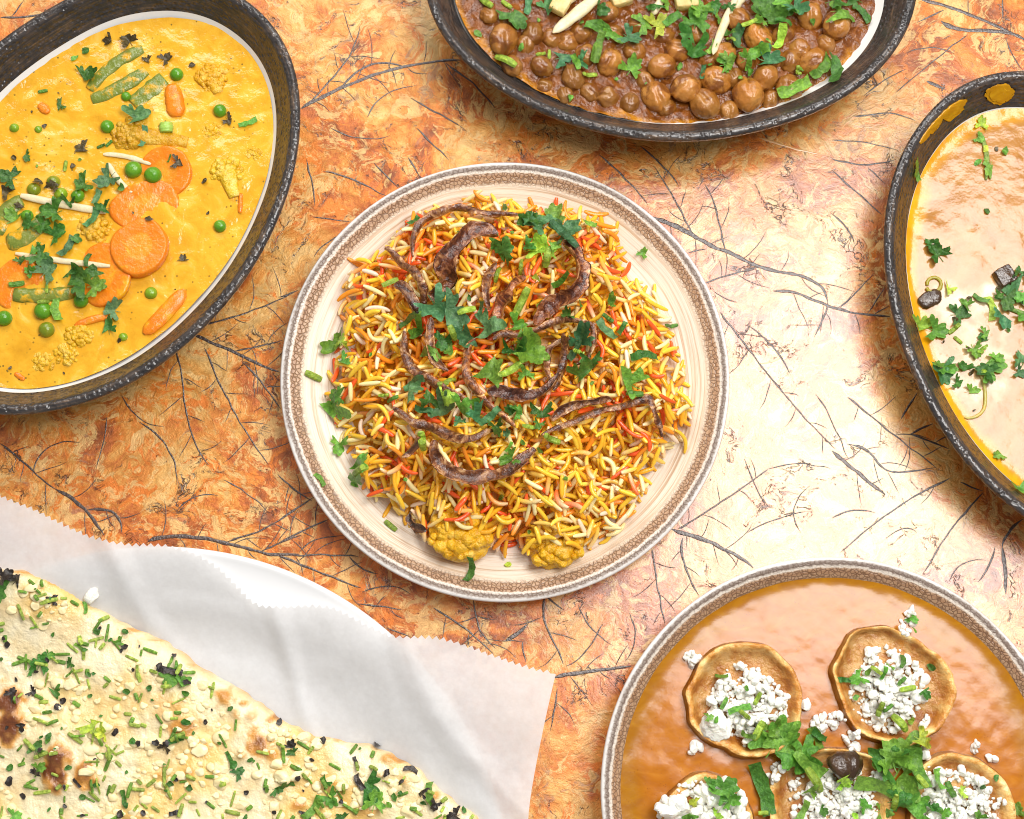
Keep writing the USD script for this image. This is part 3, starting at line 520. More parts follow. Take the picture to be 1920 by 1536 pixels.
# ------------------------------------------------------------------ vegetable curry
LAND['curry'] = [((265, 467), 'round carrot slice'), ((275, 385), 'curved carrot slice'), ((270, 325), 'two peas side by side'), ((118, 383), 'long ginger strip'), ((118, 488), 'thin ginger strip'), ((220, 140), 'pale split bean'), ((280, 172), 'flat green bean'),
                 ((397, 145), 'browned cauliflower floret'), ((425, 335), 'cauliflower by the bowl rim'), ((82, 555), 'green bean under cilantro'), ((310, 585), 'pointed carrot stick'), ((150, 640), 'lumps of cauliflower near the lower rim'), ((60, 250), 'open stretch of yellow sauce'), ((55, 435), 'olive green bean')]
def floret(x, y, r, dish_z, seed, stemto=None, tint=(1, 1, 1), name='cauliflower_floret', flat=.6, sub=.48, bumps=60):
    q = np.random.default_rng(seed); R = r*PX; c = P(x, y, dish_z); ms = []
    ms.append(blob((c[0], c[1], c[2]-R*sub+R*.15), (R*.86, R*.8, R*flat), 3, .35, 1.6, seed))
    for k in range(bumps):
        a, d = q.random()*6.28, math.sqrt(q.random())*R*.85; rr = R*(.10+.13*q.random())
        ms.append(blob((c[0]+d*math.cos(a), c[1]+d*math.sin(a)*.9, c[2]-R*sub+R*.15+R*flat*math.sqrt(max(.02, 1-(d/R)**2))-rr*.35), rr, 2, .3, 3, seed+k))
    if stemto is not None:
        e = P(*stemto, dish_z); n = 8; cc = np.linspace(c, e, n); cc[:, 2] += R*.05
        w = R*np.linspace(.55, .28, n); ms.append(tube(cc, w, w*.55, segs=10))
    m = obj(name, joined(ms), 'cauliflower', tint=tint)
    for v in ms[0][0][::6]: splat(v, R*.12)
    return m
def pea(x, y, r, dish, lab, tint=(1, 1, 1), sunk=.25):
    z = float(Hat(*P(x, y, .03)[:2])); R = r*PX*.92; c = P(x, y, z)
    m = obj('green_pea', blob((c[0], c[1], z+R*(.9-2*sunk)), (R, R*.96, R*.92), 3, .07, 1.2, int(x)), 'pea_green', tint=tint)
    splat((c[0], c[1], z+R*(.9-2*sunk)), R*.95)
    pend(m, dish, lab, (x, y), r)
def disc(x, y, r, ang, tilt, thick=.0034, name='carrot_slice', label='', seed=0, zoff=0.0, squash=1.0, cat='carrot slice', tilt_dir=0):
    R = r*PX; z = float(Hat(*P(x, y, .03)[:2])); c = P(x, y, z); n = 44
    t = np.arange(n)/n*2*np.pi; w = R*(1+.10*(noise(np.c_[np.cos(t)*1.5, np.sin(t)*1.5, t*0+seed])-.5)*2)
    rings = [(0, thick*.92), (.42, thick*.9), (.5, thick*.97), (.9, thick*1.0), (.97, thick*.9), (1.0, thick*.55), (1.0, -thick*.2), (.9, -thick*.5)]
    V, tn = [], []
    for s, h in rings:
        V.append(np.stack([w*s*np.cos(t), w*s*np.sin(t)*squash, t*0+h], -1)); tn.append(np.full((n, 3), 1.0)*np.array((1.0, 1.32, 1.9) if s < .45 else (1, 1, 1)))
    v = np.vstack(V); F = []
    v[:, 2] += (noise(np.c_[v[:, 0]/R*4, v[:, 1]/R*4, v[:, 0]*0+seed])-.5)*.0009
    v[:, 2] += (v[:, 0]*math.cos(tilt_dir)+v[:, 1]*math.sin(tilt_dir))*math.tan(math.radians(tilt))
    a = math.radians(ang); v = np.stack([c[0]+v[:, 0]*math.cos(a)-v[:, 1]*math.sin(a), c[1]+v[:, 0]*math.sin(a)+v[:, 1]*math.cos(a), v[:, 2]+z+zoff], -1)
    for i in range(len(rings)-1):
        for j in range(n):
            p, q = i*n+j, i*n+(j+1) % n; F += [(p, p+n, q+n), (p, q+n, q)]
    obj(name, (v, F), 'carrot', tint=np.vstack(tn), label=label, cat=cat)
    for q in v[n:5*n]: splat(q, (.0018, .0018, .0006))
disc(310, 322, 50, 0, 8, seed=1, zoff=-.0024, label='pale orange carrot slice mostly hidden beneath two green peas', tilt_dir=1)
disc(272, 386, 66, 10, 9, seed=2, zoff=-.0026, squash=.72, label='large curved carrot slice above the round carrot slice', tilt_dir=2)
disc(190, 515, 58, 0, 8, seed=3, zoff=-.0020, label='carrot slice lying half under the round carrot slice', tilt_dir=0)
disc(36, 535, 48, 0, 9, seed=5, zoff=-.0020, label='carrot slice by the edge of the bowl beneath chopped cilantro', tilt_dir=2)
disc(265, 467, 55, 30, 5, seed=4, zoff=.0006, label='bright round carrot slice lying on top of the curry', thick=.0052, tilt_dir=-1.2)
def stick(pts, w, flat, mat, name, label, cat, seed=0, tip=.5, tint=(1, 1, 1), sunk=.3, twist=0, segs=12, pw=.5):
    n = 14; c = spline([P(x, y, .03) for x, y in pts], n); c[:, 2] = gaussian_filter(Hat(c[:, 0], c[:, 1]).astype(float), 2)
    c = spline([P(*((x, y)), float(np.interp(k, np.linspace(0, 1, n), c[:, 2]))) for k, (x, y) in zip(np.linspace(0, 1, len(pts)), pts)], n)
    R = w*PX/2; k = R*taper(n, tip, pw)*(1+.14*(noise(np.c_[np.arange(n)*.6, np.arange(n)*0, np.arange(n)*0+seed*1.3])-.5)*2)
    c[:, 2] += R*flat*(1-2*sunk)
    m = obj(name, tube(c, k, k*flat, twist, segs=segs), mat, tint=tint, label=label, cat=cat)
    for q in c: splat(q, (R*.8, R*.8, R*flat))
    return m
C_ = 'carrot piece'
stick([(270, 626), (310, 588), (347, 544)], 30, .5, 'carrot', 'carrot_stick', 'pointed carrot stick against the lower rim of the curry bowl', C_, 1, .25)
stick([(322, 160), (328, 190), (332, 220)], 34, .5, 'carrot', 'carrot_wedge', 'carrot wedge beside the flat green bean', C_, 2, .5)
stick([(452, 363), (450, 400)], 9, .8, 'carrot', 'carrot_sliver', 'thin upright carrot sliver near the bowl rim', C_, 3, .5)
stick([(140, 612), (180, 598), (212, 594)], 14, .6, 'carrot', 'carrot_sliver', 'thin carrot sliver under a drooping cilantro leaf', C_, 4, .4)
stick([(74, 196), (92, 212)], 18, .5, 'carrot', 'carrot_sliver', 'small carrot chip alone in the open yellow sauce', C_, 5, .4)
stick([(28, 700), (46, 712)], 10, .5, 'carrot', 'carrot_sliver', 'tiny carrot chip at the lower edge of the curry', C_, 6, .4)
B_ = 'green bean'
stick([(168, 168), (215, 120), (268, 92)], 26, .5, 'bean_green', 'green_bean', 'pale split green bean near the top of the curry', B_, 1, .75, sunk=.62)
stick([(172, 186), (220, 166), (274, 132)], 28, .4, 'bean_green', 'green_bean', 'second half of the split bean, coated in sauce', B_, 2, .75, sunk=.62)
stick([(250, 196), (278, 172), (308, 148)], 36, .35, 'bean_green', 'green_bean', 'flat wide green bean touching the carrot wedge', B_, 3, .85, sunk=.62)
stick([(14, 456), (50, 440), (84, 408)], 38, .45, 'bean_green', 'green_bean', 'olive green bean below the long ginger strip', B_, 4, .8, sunk=.62)
stick([(-6, 440), (12, 400), (42, 376)], 36, .45, 'bean_green', 'green_bean', 'olive green bean running out past the picture edge', B_, 5, .8, sunk=.62)
stick([(26, 552), (82, 554), (138, 548)], 30, .6, 'bean_green', 'green_bean', 'green bean lying under chopped cilantro above two peas', B_, 6, .85, sunk=.62)
FL = 'cauliflower'
for x, y, r, st, tn, lb, fl in [(397, 146, 34, (410, 175), (1, .95, .9), 'cauliflower floret with a browned hollow near the top rim', .6), (246, 252, 40, (352, 268), (.82, .78, .6), 'dark gold floret under a bluish cilantro leaf', .6), (425, 322, 36, (440, 370), (1, 1.15, 1.6), 'pale cauliflower floret with stalk near the bowl rim', .5),
                            (475, 288, 20, None, (1, 1.1, 1.4), 'small cauliflower bit just above the pale floret', .5), (396, 246, 26, None, (1, 1.05, 1.2), 'sauce covered cauliflower below a single pea', .4), (178, 430, 36, None, (1, .98, 1), 'cauliflower floret touching the round carrot slice', .6),
                            (147, 630, 30, None, (1, 1.05, 1.1), 'largest cauliflower lump by the lower rim', .6), (124, 664, 27, None, (1, 1.05, 1.1), 'middle cauliflower lump by the lower rim', .5), (85, 678, 27, None, (1, 1.05, 1.1), 'lowest cauliflower lump by the lower rim', .45)]:
    m = floret(x, y, r, float(Hat(*P(x, y, .03)[:2]))-.0006, int(x), st, tn, flat=fl); tag(m, lb, FL)
for x, y, r, d in [(332, 141, 14, 0), (237, 182, 10, 0), (413, 209, 14, 0), (202, 239, 14, 0), (251, 320, 18, 0), (288, 330, 18, 0), (413, 425, 13, 0), (114, 364, 14, 1), (147, 369, 14, 0), (52, 406, 13, 0), (27, 240, 10, 1), (72, 243, 8, 1), (82, 584, 18, 0), (9, 598, 16, 0), (88, 619, 16, 2),
                   (153, 565, 15, 0), (283, 550, 13, 1), (231, 632, 9, 1), (101, 342, 14, 2), (64, 356, 14, 2), (-30, 470, 14, 0), (-60, 330, 14, 0)]:
    pea(x, y, r, 'curry', ['bright green pea', 'sauce coated pea', 'olive green pea'][d], [(1, 1, 1), (2.2, 1.25, 1.2), (2.0, .85, .9)][d], [.3, .46, .38][d])
G_ = 'ginger strip'
stick([(40, 368), (115, 384), (200, 399)], 15, .5, 'ginger', 'ginger_strip', 'long thick pale ginger strip across the curry', G_, 1, .55, sunk=-.1)
stick([(30, 476), (110, 489), (207, 500)], 11, .5, 'ginger', 'ginger_strip', 'thin pale ginger strip above the large cilantro leaf', G_, 2, .5, sunk=-.1)
stick([(194, 290), (235, 294), (283, 309)], 10, .4, 'ginger', 'ginger_strip', 'translucent ginger strip just above two peas', G_, 3, .4, sunk=-.1)
stick([(204, 307), (222, 338), (248, 362)], 11, .5, 'ginger', 'ginger_strip', 'short ginger strip slanting down to the curved carrot slice', G_, 4, .4, sunk=-.1)
stick([(312, 232), (313, 250)], 26, .8, 'ginger', 'scallion_piece', 'pale green scallion piece beside a bluish cilantro leaf', 'scallion', 5, .95, tint=(.42, .80, .22))
herbs('curry', """240 75 34 c|205 78 24 c|312 110 24 c|360 123 15 c|153 280 28 c|84 237 13 c|338 308 26 c|431 228 22 c|275 115 20 c|27 297 13 c|137 312 14 c|344 486 20 c|100 345 26 c|75 342 22 c|10 360 30 c|37 385 20 c|384 340 13 c|225 640 10 c|280 412 18 c
163 144 44 d L 10|162 97 18 d|140 110 18 m|81 172 18 m t 10|111 200 24 d|262 222 50 b L 20|270 258 40 b s 80|465 230 36 m s 20|50 295 22 d|123 312 20 l t 80|15 333 42 d|153 350 40 d|200 340 42 b|184 372 30 b s 70|172 410 40 b s 60|195 395 30 d|98 400 46 d|25 410 38 m|56 422 28 d
108 440 38 d|125 462 44 b s 60|318 298 16 m s 70|78 485 44 d|168 490 26 d s 80|150 525 70 d L 150|180 535 40 m L 20|90 508 44 b|112 582 42 m s 100|208 582 38 b L 170|203 612 34 d L 100|40 490 22 d|140 445 28 d|84 570 20 l t 10|32 533 30 m t 5|88 541 18 l t 90|20 690 10 c|66 470 26 m|130 385 24 d|85 425 30 d|60 512 24 m|135 510 26 d|230 356 18 d
70 312 8 m|205 270 16 m t 40|190 275 16 m t 20|150 300 8 m|390 400 8 c|330 545 6 c|300 660 6 c|250 400 7 c|120 700 7 c|340 620 7 c|110 175 5 c|60 210 6 c|85 20 6 c""")

# ------------------------------------------------------------------ chickpeas
LAND['chick'] = [((1075, 35), 'thick ginger stick'), ((1360, 50), 'long ginger stick'), ((1234, 15), 'short ginger stick'), ((1450, 25), 'large cilantro bunch'), ((1286, 5), 'tofu cube'), ((945, 72), 'chickpea by the oily edge'), ((1230, 181), 'lone chickpea at the lower rim'), ((1320, 190), 'pair of chickpeas at the lower rim'),
                 ((1403, 180), 'large smooth chickpea at the lower rim'), ((1568, 48), 'chickpea under pale leaves'), ((1528, 116), 'chickpea under two herb strips'), ((1144, 116), 'oval chickpea'), ((1040, 140), 'half sunk chickpeas'), ((1245, 125), 'round glossy chickpea')]
def chickpea(x, y, r, sunk, seed, dark=1.0):
    z = SAUCE['chick'](*P(x, y, .03)[:2]); R = r*PX; c = P(x, y, z+R*.3)
    v, f = blob((0, 0, 0), (R*1.02, R*.92, R*.9), 3, .20, 1.4, seed)
    v[:, 0] += R*.18*np.exp(-((v[:, 1]/R)**2+(v[:, 2]/R)**2)/.12)*(v[:, 0] > 0)
    v -= (v/np.linalg.norm(v, axis=1)[:, None])*(R*.17*np.exp(-(v[:, 1]/(R*.15))**2)*(v[:, 0] > -.2*R))[:, None]
    a = seed*2.4; v = np.stack([v[:, 0]*math.cos(a)-v[:, 1]*math.sin(a), v[:, 0]*math.sin(a)+v[:, 1]*math.cos(a), v[:, 2]], -1)
    c = np.array([c[0], c[1], z+R*(.66-2*sunk)])
    m = obj('chickpea', (v+c, f), 'chickpea', tint=np.array((1, 1, 1))*dark)
    splat(c, R*.93)
    pend(m, 'chick', 'light brown chickpea' if dark > .95 else 'dark brown chickpea', (x, y), r)
CPS = """917 28 18 .3 .8|942 72 30 .25 .9|1139 23 22 .3 .8|1064 75 22 .45 .9|1014 122 22 .35 .65|1074 144 24 .35 .65|1144 116 26 .25 1.05|1241 125 27 .2 1|1271 94 25 .25 1.05|1230 181 29 .2 1.1|1180 191 20 .4 .6|1286 166 29 .2 1.1|1342 150 29 .2 1.15|1322 195 30 .22 .85|1367 209 21 .25 .85
1356 103 24 .25 1|1139 180 22 .4 .7|1422 72 27 .15 1.3|1403 180 31 .15 1.15|1436 145 26 .25 .95|1448 108 22 .3 1|1386 36 24 .3 .9|1518 27 27 .3 1|1568 48 30 .2 1.1|1528 116 29 .25 1|1481 162 26 .3 .8|1376 144 20 .35 .7|1482 112 22 .35 .8|1246 65 20 .4 .7|1196 45 20 .42 .7|1310 60 22 .38 .8|1000 60 22 .45 .6|1470 60 22 .4 .8|1150 60 20 .45 .7|960 120 21 .42 .75|985 80 20 .45 .7|1035 70 22 .4 .8|1100 100 22 .4 .85|1105 170 20 .42 .7|1060 175 18 .46 .65|970 35 20 .42 .8|1090 60 21 .45 .75|1190 95 23 .36 .9|1210 150 21 .4 .8|1400 110 22 .36 .95|1330 110 21 .4 .85|1500 90 22 .38 .9|1550 80 20 .4 .85|1446 185 20 .4 .75|1250 200 18 .44 .7|1020 160 18 .45 .65"""
_q = np.random.default_rng(12); _far = []
while len(_far) < 46:                                      # the far half of the bowl carries on in the same way
    x, y = 900+720*_q.random(), -330+310*_q.random(); lx, ly = ell(*BOWLS[1], *P(x, y, .03)[:2])
    if (lx/(BA-.028))**2+(ly/(BB-.028))**2 < 1 and all(math.hypot(x-a, y-b) > 40 for a, b in _far): _far.append((x, y))
CPS += ''.join('|%.0f %.0f %.0f .3 %.2f' % (x, y, 20+9*_q.random(), .7+.5*_q.random()) for x, y in _far)
for k, r in enumerate(rows(CPS)): chickpea(float(r[0]), float(r[1]), float(r[2]), float(r[3]), k+1, float(r[4]))
stick([(1044, 18), (1062, 4), (1084, -14)], 26, .6, 'ginger', 'ginger_stick', 'short pale ginger piece beside the thick ginger stick', 'ginger', 8, .6, sunk=-.2)
stick([(1223, 30), (1234, 12), (1248, -12)], 15, .7, 'ginger', 'ginger_stick', 'short thin ginger stick between chopped herbs', 'ginger', 9, .5, sunk=-.3)
stick([(1372, 22), (1384, 4), (1396, -16)], 22, .7, 'ginger', 'ginger_stick', 'blunt ginger piece behind the long ginger stick', 'ginger', 11, .6, sunk=-.2)
def cube(x, y, s, a, label, mat='tofu', name='tofu_cube', cat='tofu', seed=1):
    z = float(Hat(*P(x, y, .03)[:2])); c = P(x, y, z); R = s*PX/2
    v = np.array(_ico[4].vertices); f = _ico[4].faces
    v = v/np.abs(v).max(1)[:, None]*.72+v*.28; v *= R*(1+.08*(noise(v*2+seed*5)-.5))[:, None]; v[:, 2] *= .7
    a = math.radians(a); v = np.stack([c[0]+v[:, 0]*math.cos(a)-v[:, 1]*math.sin(a), c[1]+v[:, 0]*math.sin(a)+v[:, 1]*math.cos(a), z+R*.3+v[:, 2]], -1)
    obj(name, (v, f), mat, label=label, cat=cat); splat((c[0], c[1], z), (R, R, R*.9))
cube(1286, 0, 46, 5, 'golden tofu cube at the picture edge between ginger sticks'); cube(1162, -4, 42, 20, 'browned tofu cube cut by the picture edge', seed=2); cube(1050, 12, 34, 60, 'pale tofu bit beside the thick ginger stick', seed=3)
herbs('chick', """967 34 54 d L 300|950 10 24 l t 320|911 8 34 l t 315|989 18 36 b s 80|1027 12 34 b|1124 22 36 d|1120 62 52 m s 340|1150 68 44 m s 340|1183 78 44 b L 340|1122 95 62 m s 75|1058 106 44 b L 20|1086 114 30 b|1078 125 36 m s 290|1186 128 44 m L 60|1211 45 44 m|1238 48 50 l L 30|1260 40 40 m s 40|1305 42 56 m L 70|1290 66 44 d|1302 105 52 d L 280|1316 142 30 b s 80|1274 126 16 m|1364 125 36 m L 20|1211 157 7 m|1106 142 26 l t 5|949 112 46 l t 325|1030 104 18 l t 90|1014 105 20 l t 30|1070 184 14 m|977 89 18 m|896 64 17 m
1442 10 74 d L 200|1470 8 50 m|1493 24 44 b L 320|1450 44 56 d L 10|1425 50 34 m|1457 76 48 l s 70|1466 48 34 d s 330|1579 30 54 m L 350|1617 30 40 d s 300|1570 6 50 d L 20|1600 -4 40 d|1386 78 48 b s 80|1403 48 26 l t 10|1445 116 56 b L 350|1420 110 40 m s 20|1367 126 40 m L 20|1407 106 34 m|1539 122 50 m s 50|1556 140 62 d s 85|1489 164 66 m s 25|1496 137 24 l t 90|1404 140 16 m|1332 94 34 m s 60|1362 66 24 m|1370 76 18 l t 330|1524 40 14 m|1500 140 14 m|1250 5 30 m|1340 20 34 d|1310 15 40 m|1225 15 30 d
1010 40 12 m|1090 48 12 m|1155 150 10 m|1330 125 12 m|1388 150 14 m|1440 80 14 m|1350 40 20 m|1370 12 26 d|1440 -30 60 d|1200 -20 50 m|1100 -40 50 d""")
stick([(1336, 106), (1354, 56), (1384, -10)], 16, .6, 'ginger', 'ginger_stick', 'long tapering ginger stick smeared with yellow oil', 'ginger', 10, .12, sunk=-.5)
stick([(1036, 67), (1080, 32), (1130, -8)], 25, .6, 'ginger', 'ginger_stick', 'thick ginger stick with a pointed tip among chickpeas', 'ginger', 7, .12, sunk=-.4)

# ------------------------------------------------------------------ lentils
for k, (x, y, rx, ry, ro, lb) in enumerate([(1722, 262, 30, 11, .9, 'yellow lentil smear low on the dark wall of the bowl'), (1782, 206, 34, 11, .45, 'longest yellow lentil smear on the dark wall of the bowl'), (1872, 180, 26, 12, .05, 'yellow lentil smear high on the wall near the picture edge'), (1752, 236, 18, 8, .7, 'small yellow lentil smear between two larger ones')]):
    c = P(x, y, .043); zz = float(Hat(*c[:2])); c = P(x, y, zz); v, f = blob((0, 0, 0), (rx*PX, ry*PX, .0016), 3, .5, 2.2, k+3, ro)
    w = v[:, :2]+c[:2]; h = envelope(c[0], c[1], .012, 3, 2); v = np.c_[w, h(w[:, 0], w[:, 1])+v[:, 2]*.9+.0004]
    obj('lentil_smear', (v, f), 'tan_gravy', tint=(1.25, 1.35, .12), label=lb, cat='sauce smear')
LAND['lentil'] = [((1842, 262), 'pale drooping stem'), ((1752, 545), 'curled onion ring'), ((1885, 518), 'black chili'), ((1746, 566), 'brown tomato skin'), ((1838, 740), 'thin looped stem'), ((1750, 470), 'paired leaves by the oily edge'), ((1858, 690), 'clump of wilted leaves'), ((1735, 615), 'broad pale leaf at the oily edge'), ((1870, 880), 'lowest part of the bowl'), ((1820, 400), 'open tan sauce')]
stick([(1726, 574), (1745, 560), (1764, 556)], 30, .35, 'dried_chili', 'tomato_skin', 'dark brown tomato skin curl near a yellow onion ring', 'tomato skin', 1, .5, sunk=.1)
cube(1882, 520, 36, 30, 'shiny black chili piece in the lentils', 'dried_chili', 'black_chili', 'chili', 4)
ring = [(1738, 536), (1742, 524), (1754, 521), (1764, 530), (1760, 544), (1746, 548), (1737, 540)]
stick(ring, 7, .8, 'ginger', 'onion_ring', 'small curled yellow onion ring by the brown tomato skin', 'onion', 3, .8, tint=(.42, .40, .05), sunk=.1)
stick([(1826, 692), (1842, 712), (1847, 745), (1842, 772), (1822, 784), (1808, 783)], 6, .8, 'ginger', 'cilantro_sprig', 'thin looped pale stem in the lentils', 'herb', 4, .6, tint=(.62, .62, .22), sunk=0)
stick([(1838, 250), (1846, 275), (1850, 300), (1848, 338)], 9, .6, 'leaf', 'cilantro_sprig', 'pale drooping cilantro stem in the lentils', 'herb', 5, .5, tint=(.34, .45, .10), sunk=0)
stick([(1880, 566), (1896, 580), (1922, 588)], 9, .6, 'leaf', 'cilantro_sprig', 'green cilantro stem crossing the leaf clump', 'herb', 6, .6, tint=(.22, .36, .08), sunk=0)
herbs('lentil', """1840 232 26 l L 80|1836 262 20 m|1848 280 18 l|1856 318 34 m L 260|1832 306 16 m|1868 280 10 c|1884 284 18 m|1850 397 16 d|1719 330 30 m L 250|1755 473 40 d|1742 455 26 d L 120|1776 545 24 l|1898 552 56 b|1886 566 40 d|1800 588 38 d|1808 572 26 m|1853 580 44 l s 280|1838 560 30 d s 330|1882 600 40 b L 280|1728 613 42 l L 20|1757 622 44 m L 350|1788 618 24 l t 40|1796 638 20 l t 320|1843 637 28 d|1848 628 24 m|1827 660 28 m|1838 656 22 l|1768 700 46 b|1778 690 34 m|1756 690 28 m|1797 720 24 d|1859 684 56 m L 20|1846 698 40 d|1870 675 30 m|1824 735 28 m L 0|1806 690 28 d|1872 853 24 m|1910 922 34 m|1915 672 34 b|1912 700 24 b
1905 510 26 d|1914 560 30 m|1870 560 22 d|1790 600 14 c|1815 560 14 c|1770 640 6 c|1840 700 12 l|1820 700 12 c|1890 620 12 d|1826 770 8 c|1812 655 10 c|1875 540 14 c|1930 600 40 m|1940 540 40 d""")
# ------------------------------------------------------------------ rice heap on the round plate
RP = np.array([(640, 560), (668, 500), (720, 462), (775, 408), (830, 388), (900, 372), (1030, 392), (1150, 432), (1186, 520), (1232, 556), (1268, 640), (1290, 720), (1298, 800), (1262, 850), (1226, 890), (1190, 975), (1120, 1030), (1060, 1050), (980, 1045), (900, 1040), (825, 1035), (765, 985), (700, 945), (655, 870), (640, 820), (606, 740), (615, 690), (636, 640)], float)
rw = P(RP[:, 0], RP[:, 1], .012)[:, :2]
rw = np.vstack([spline(np.vstack([rw, rw[:1]]), 160)[:-1]])
rpoly = Polygon(rw).buffer(-.0042)
rtree = cKDTree(np.array(rpoly.exterior.segmentize(.001).coords))
def heap(X, Y):
    p = np.c_[np.ravel(X), np.ravel(Y)]; d = rtree.query(p)[0]*np.where(contains_xy(rpoly, p[:, 0], p[:, 1]), 1, -1)
    z = .0068+.026*(1-np.exp(-np.maximum(d, 0)/.024))*(.72+.5*fbm(np.c_[p*38, p[:, :1]*0], 3, 5))-.004*np.clip(1-d/.014, 0, 1)
    return np.where(d > .002, z, 0).reshape(np.shape(X))
x0, y0, x1, y1 = rpoly.bounds
splat_grid(x0, x1, y0, y1, heap)
RICE = thing('rice_heap', 'heap of yellow, orange and red spiced long grain rice on the plate', 'rice', (*CP, .008))
bp, bf, _ = fill(np.array(rpoly.buffer(-.0025).exterior.coords)[:-1], .0022)
bz = heap(bp[:, 0], bp[:, 1]); base_mesh = (np.c_[bp, np.maximum(bz, .007)], bf)
rng = np.random.default_rng(11)
GT = {'yellow': (.98, .575, .038), 'gold': (.98, .44, .018), 'orange': (.97, .29, .016), 'red': (.93, .10, .014), 'pale': (.97, .78, .34), 'pink': (.96, .70, .48), 'olive': (.92, .56, .10)}
def grain(c, a, L, R, bend, n=7, segs=7):
    t = np.linspace(-1, 1, n); u = t*L/2; w = bend*L*(1-t*t)
    return np.stack([c[0]+u*math.cos(a)-w*math.sin(a), c[1]+u*math.sin(a)+w*math.cos(a), u*0], -1)
HOT = [P(x, y, .02)[:2] for x, y in ((700, 715), (790, 640), (960, 1000), (1175, 800), (1060, 720), (800, 460), (1010, 420), (900, 660))]
grains = []
NG = 3300
k = 0
while k < NG:
    p = np.array([x0+(x1-x0)*rng.random(), y0+(y1-y0)*rng.random()])
    ins = contains_xy(rpoly, *p)
    if not ins and not (rtree.query(p)[0] < .0035 and rng.random() < .12): continue
    a = 9*float(noise(np.array([p[0]*55, p[1]*55, 1.5])))+rng.normal()*.75; L = .0088+.0062*rng.random()**1.2; R = .00118+.00034*rng.random(); bend = (rng.random()-.5)*.62*rng.random()
    pc = grain(p, a, L, R, bend)
    ex = [(0, 0), (R*.8, 0), (-R*.8, 0), (0, R*.8), (0, -R*.8)]
    hz = np.max([Hat(pc[:, 0]+e, pc[:, 1]+g) for e, g in ex], axis=0).astype(float)
    t = np.linspace(-1, 1, 7); s = np.clip(np.polyfit(t, hz, 1), -.0042, None)
    ln = np.clip(s[0], -.0042, .0042)*t; z = ln+(hz-ln).max()*.55+(hz-ln).mean()*.45+R*.25
    pc[:, 2] = z-bend*0
    q = 960+0, 768
    # zone colour: red and orange in the middle, yellow towards the rim on the picture's far and near sides
    px = np.array([(p[0]-CP[0])/CR, (p[1]-CP[1])/CR]); d = np.hypot(*px)
    zone = .46+1.4*(fbm(np.array([p[0]*45, p[1]*45, 3.3]), 3, 8)-.5)+.10*np.exp(-(px[0]+.1)**2/.10-(px[1]-.1)**2/.14)+.30*max(np.exp(-((p[0]-a_)**2+(p[1]-b_)**2)/.00022) for a_, b_ in HOT)
    pr = np.array([.42, .21, .09, .05, .13, .04, .06]) if zone < .52 else np.array([.24, .27, .24, .15, .05, .05, .0]) if zone < .66 else np.array([.10, .20, .38, .25, .02, .05, 0])
    c = list(GT)[rng.choice(7, p=pr/pr.sum())]
    for q_ in pc: splat(q_, (R, R, R), k)
    grains.append((pc, R, c, rng.random())); k += 1
cnt = np.bincount(Idm[Idm >= 0], minlength=NG)
order = np.argsort(-cnt); top = set(order[:300].tolist())
def grain_mesh(g):
    pc, R, c, r = g; n = len(pc)
    v, f = tube(pc, R*taper(n, .55, .5), R*.9*taper(n, .55, .5), segs=7)
    col = np.array(GT[c])*(.86+.28*r); tint = np.tile(col, (len(v), 1))
    if r > .78 and c in ('orange', 'red', 'pink', 'gold', 'yellow'):               # grains dyed at one end only
        w = np.r_[np.repeat(np.linspace(0, 1, n), 7), 0, 1][:, None]**1.5; tint = tint*(1-w)+np.array((.88, .66, .36))*w
    return v, f, tint
rest = [(base_mesh[0], base_mesh[1], np.tile(np.array((.90, .42, .02)), (len(base_mesh[0]), 1)))]
for k, g in enumerate(grains):
    v, f, tint = grain_mesh(g)
    if k in top: obj('rice_grain', (v, f), 'rice', RICE, tint=tint)
    elif cnt[k] > 0 or k % 3 == 0: rest.append((v, f, tint))
obj('packed_grains', joined([(a, b) for a, b, _ in rest]), 'rice', RICE, tint=np.vstack([t for *_, t in rest]), kind='stuff')

LAND['rice'] = [((860, 480), 'widest fried onion strip'), ((1070, 540), 'glossy curved onion on the far slope'), ((900, 870), 'crescent of dark fried onion'), ((1215, 770), 'hooked thin onion strip'), ((850, 800), 'straight pale onion strip'), ((1090, 640), 'looped onion strips'), ((865, 1000), 'larger cauliflower piece'), ((1045, 1020), 'cauliflower piece by the near rim'),
                ((1030, 425), 'cilantro sprig'), ((870, 600), 'long cilantro leaf'), ((630, 700), 'bare rim beside the rice'), ((800, 690), 'twin onion strips'), ((1170, 620), 'yellow rice on the outer slope'), ((960, 690), 'chopped leaves in the middle'), ((720, 880), 'rice near the lower rim')]
for x, y, r, st, lb, i in [(862, 998, 66, None, 'larger yellow cauliflower piece at the near edge of the rice', 3), (1040, 1022, 54, (1080, 985), 'yellow cauliflower piece beside red rice grains at the near rim', 5), (706, 502, 18, None, 'small olive cauliflower bit at the edge of the rice', 7)]:
    z = float(heap(*P(x, y-12, .012)[:2])); m = floret(x, y, r, (max(z*.8, .018)+.004 if r > 30 else .014), i, st, (1.08, 1.05, 1.0) if i != 7 else (.6, .6, .6), flat=.62, sub=.1, bumps=44); tag(m, lb, FL)

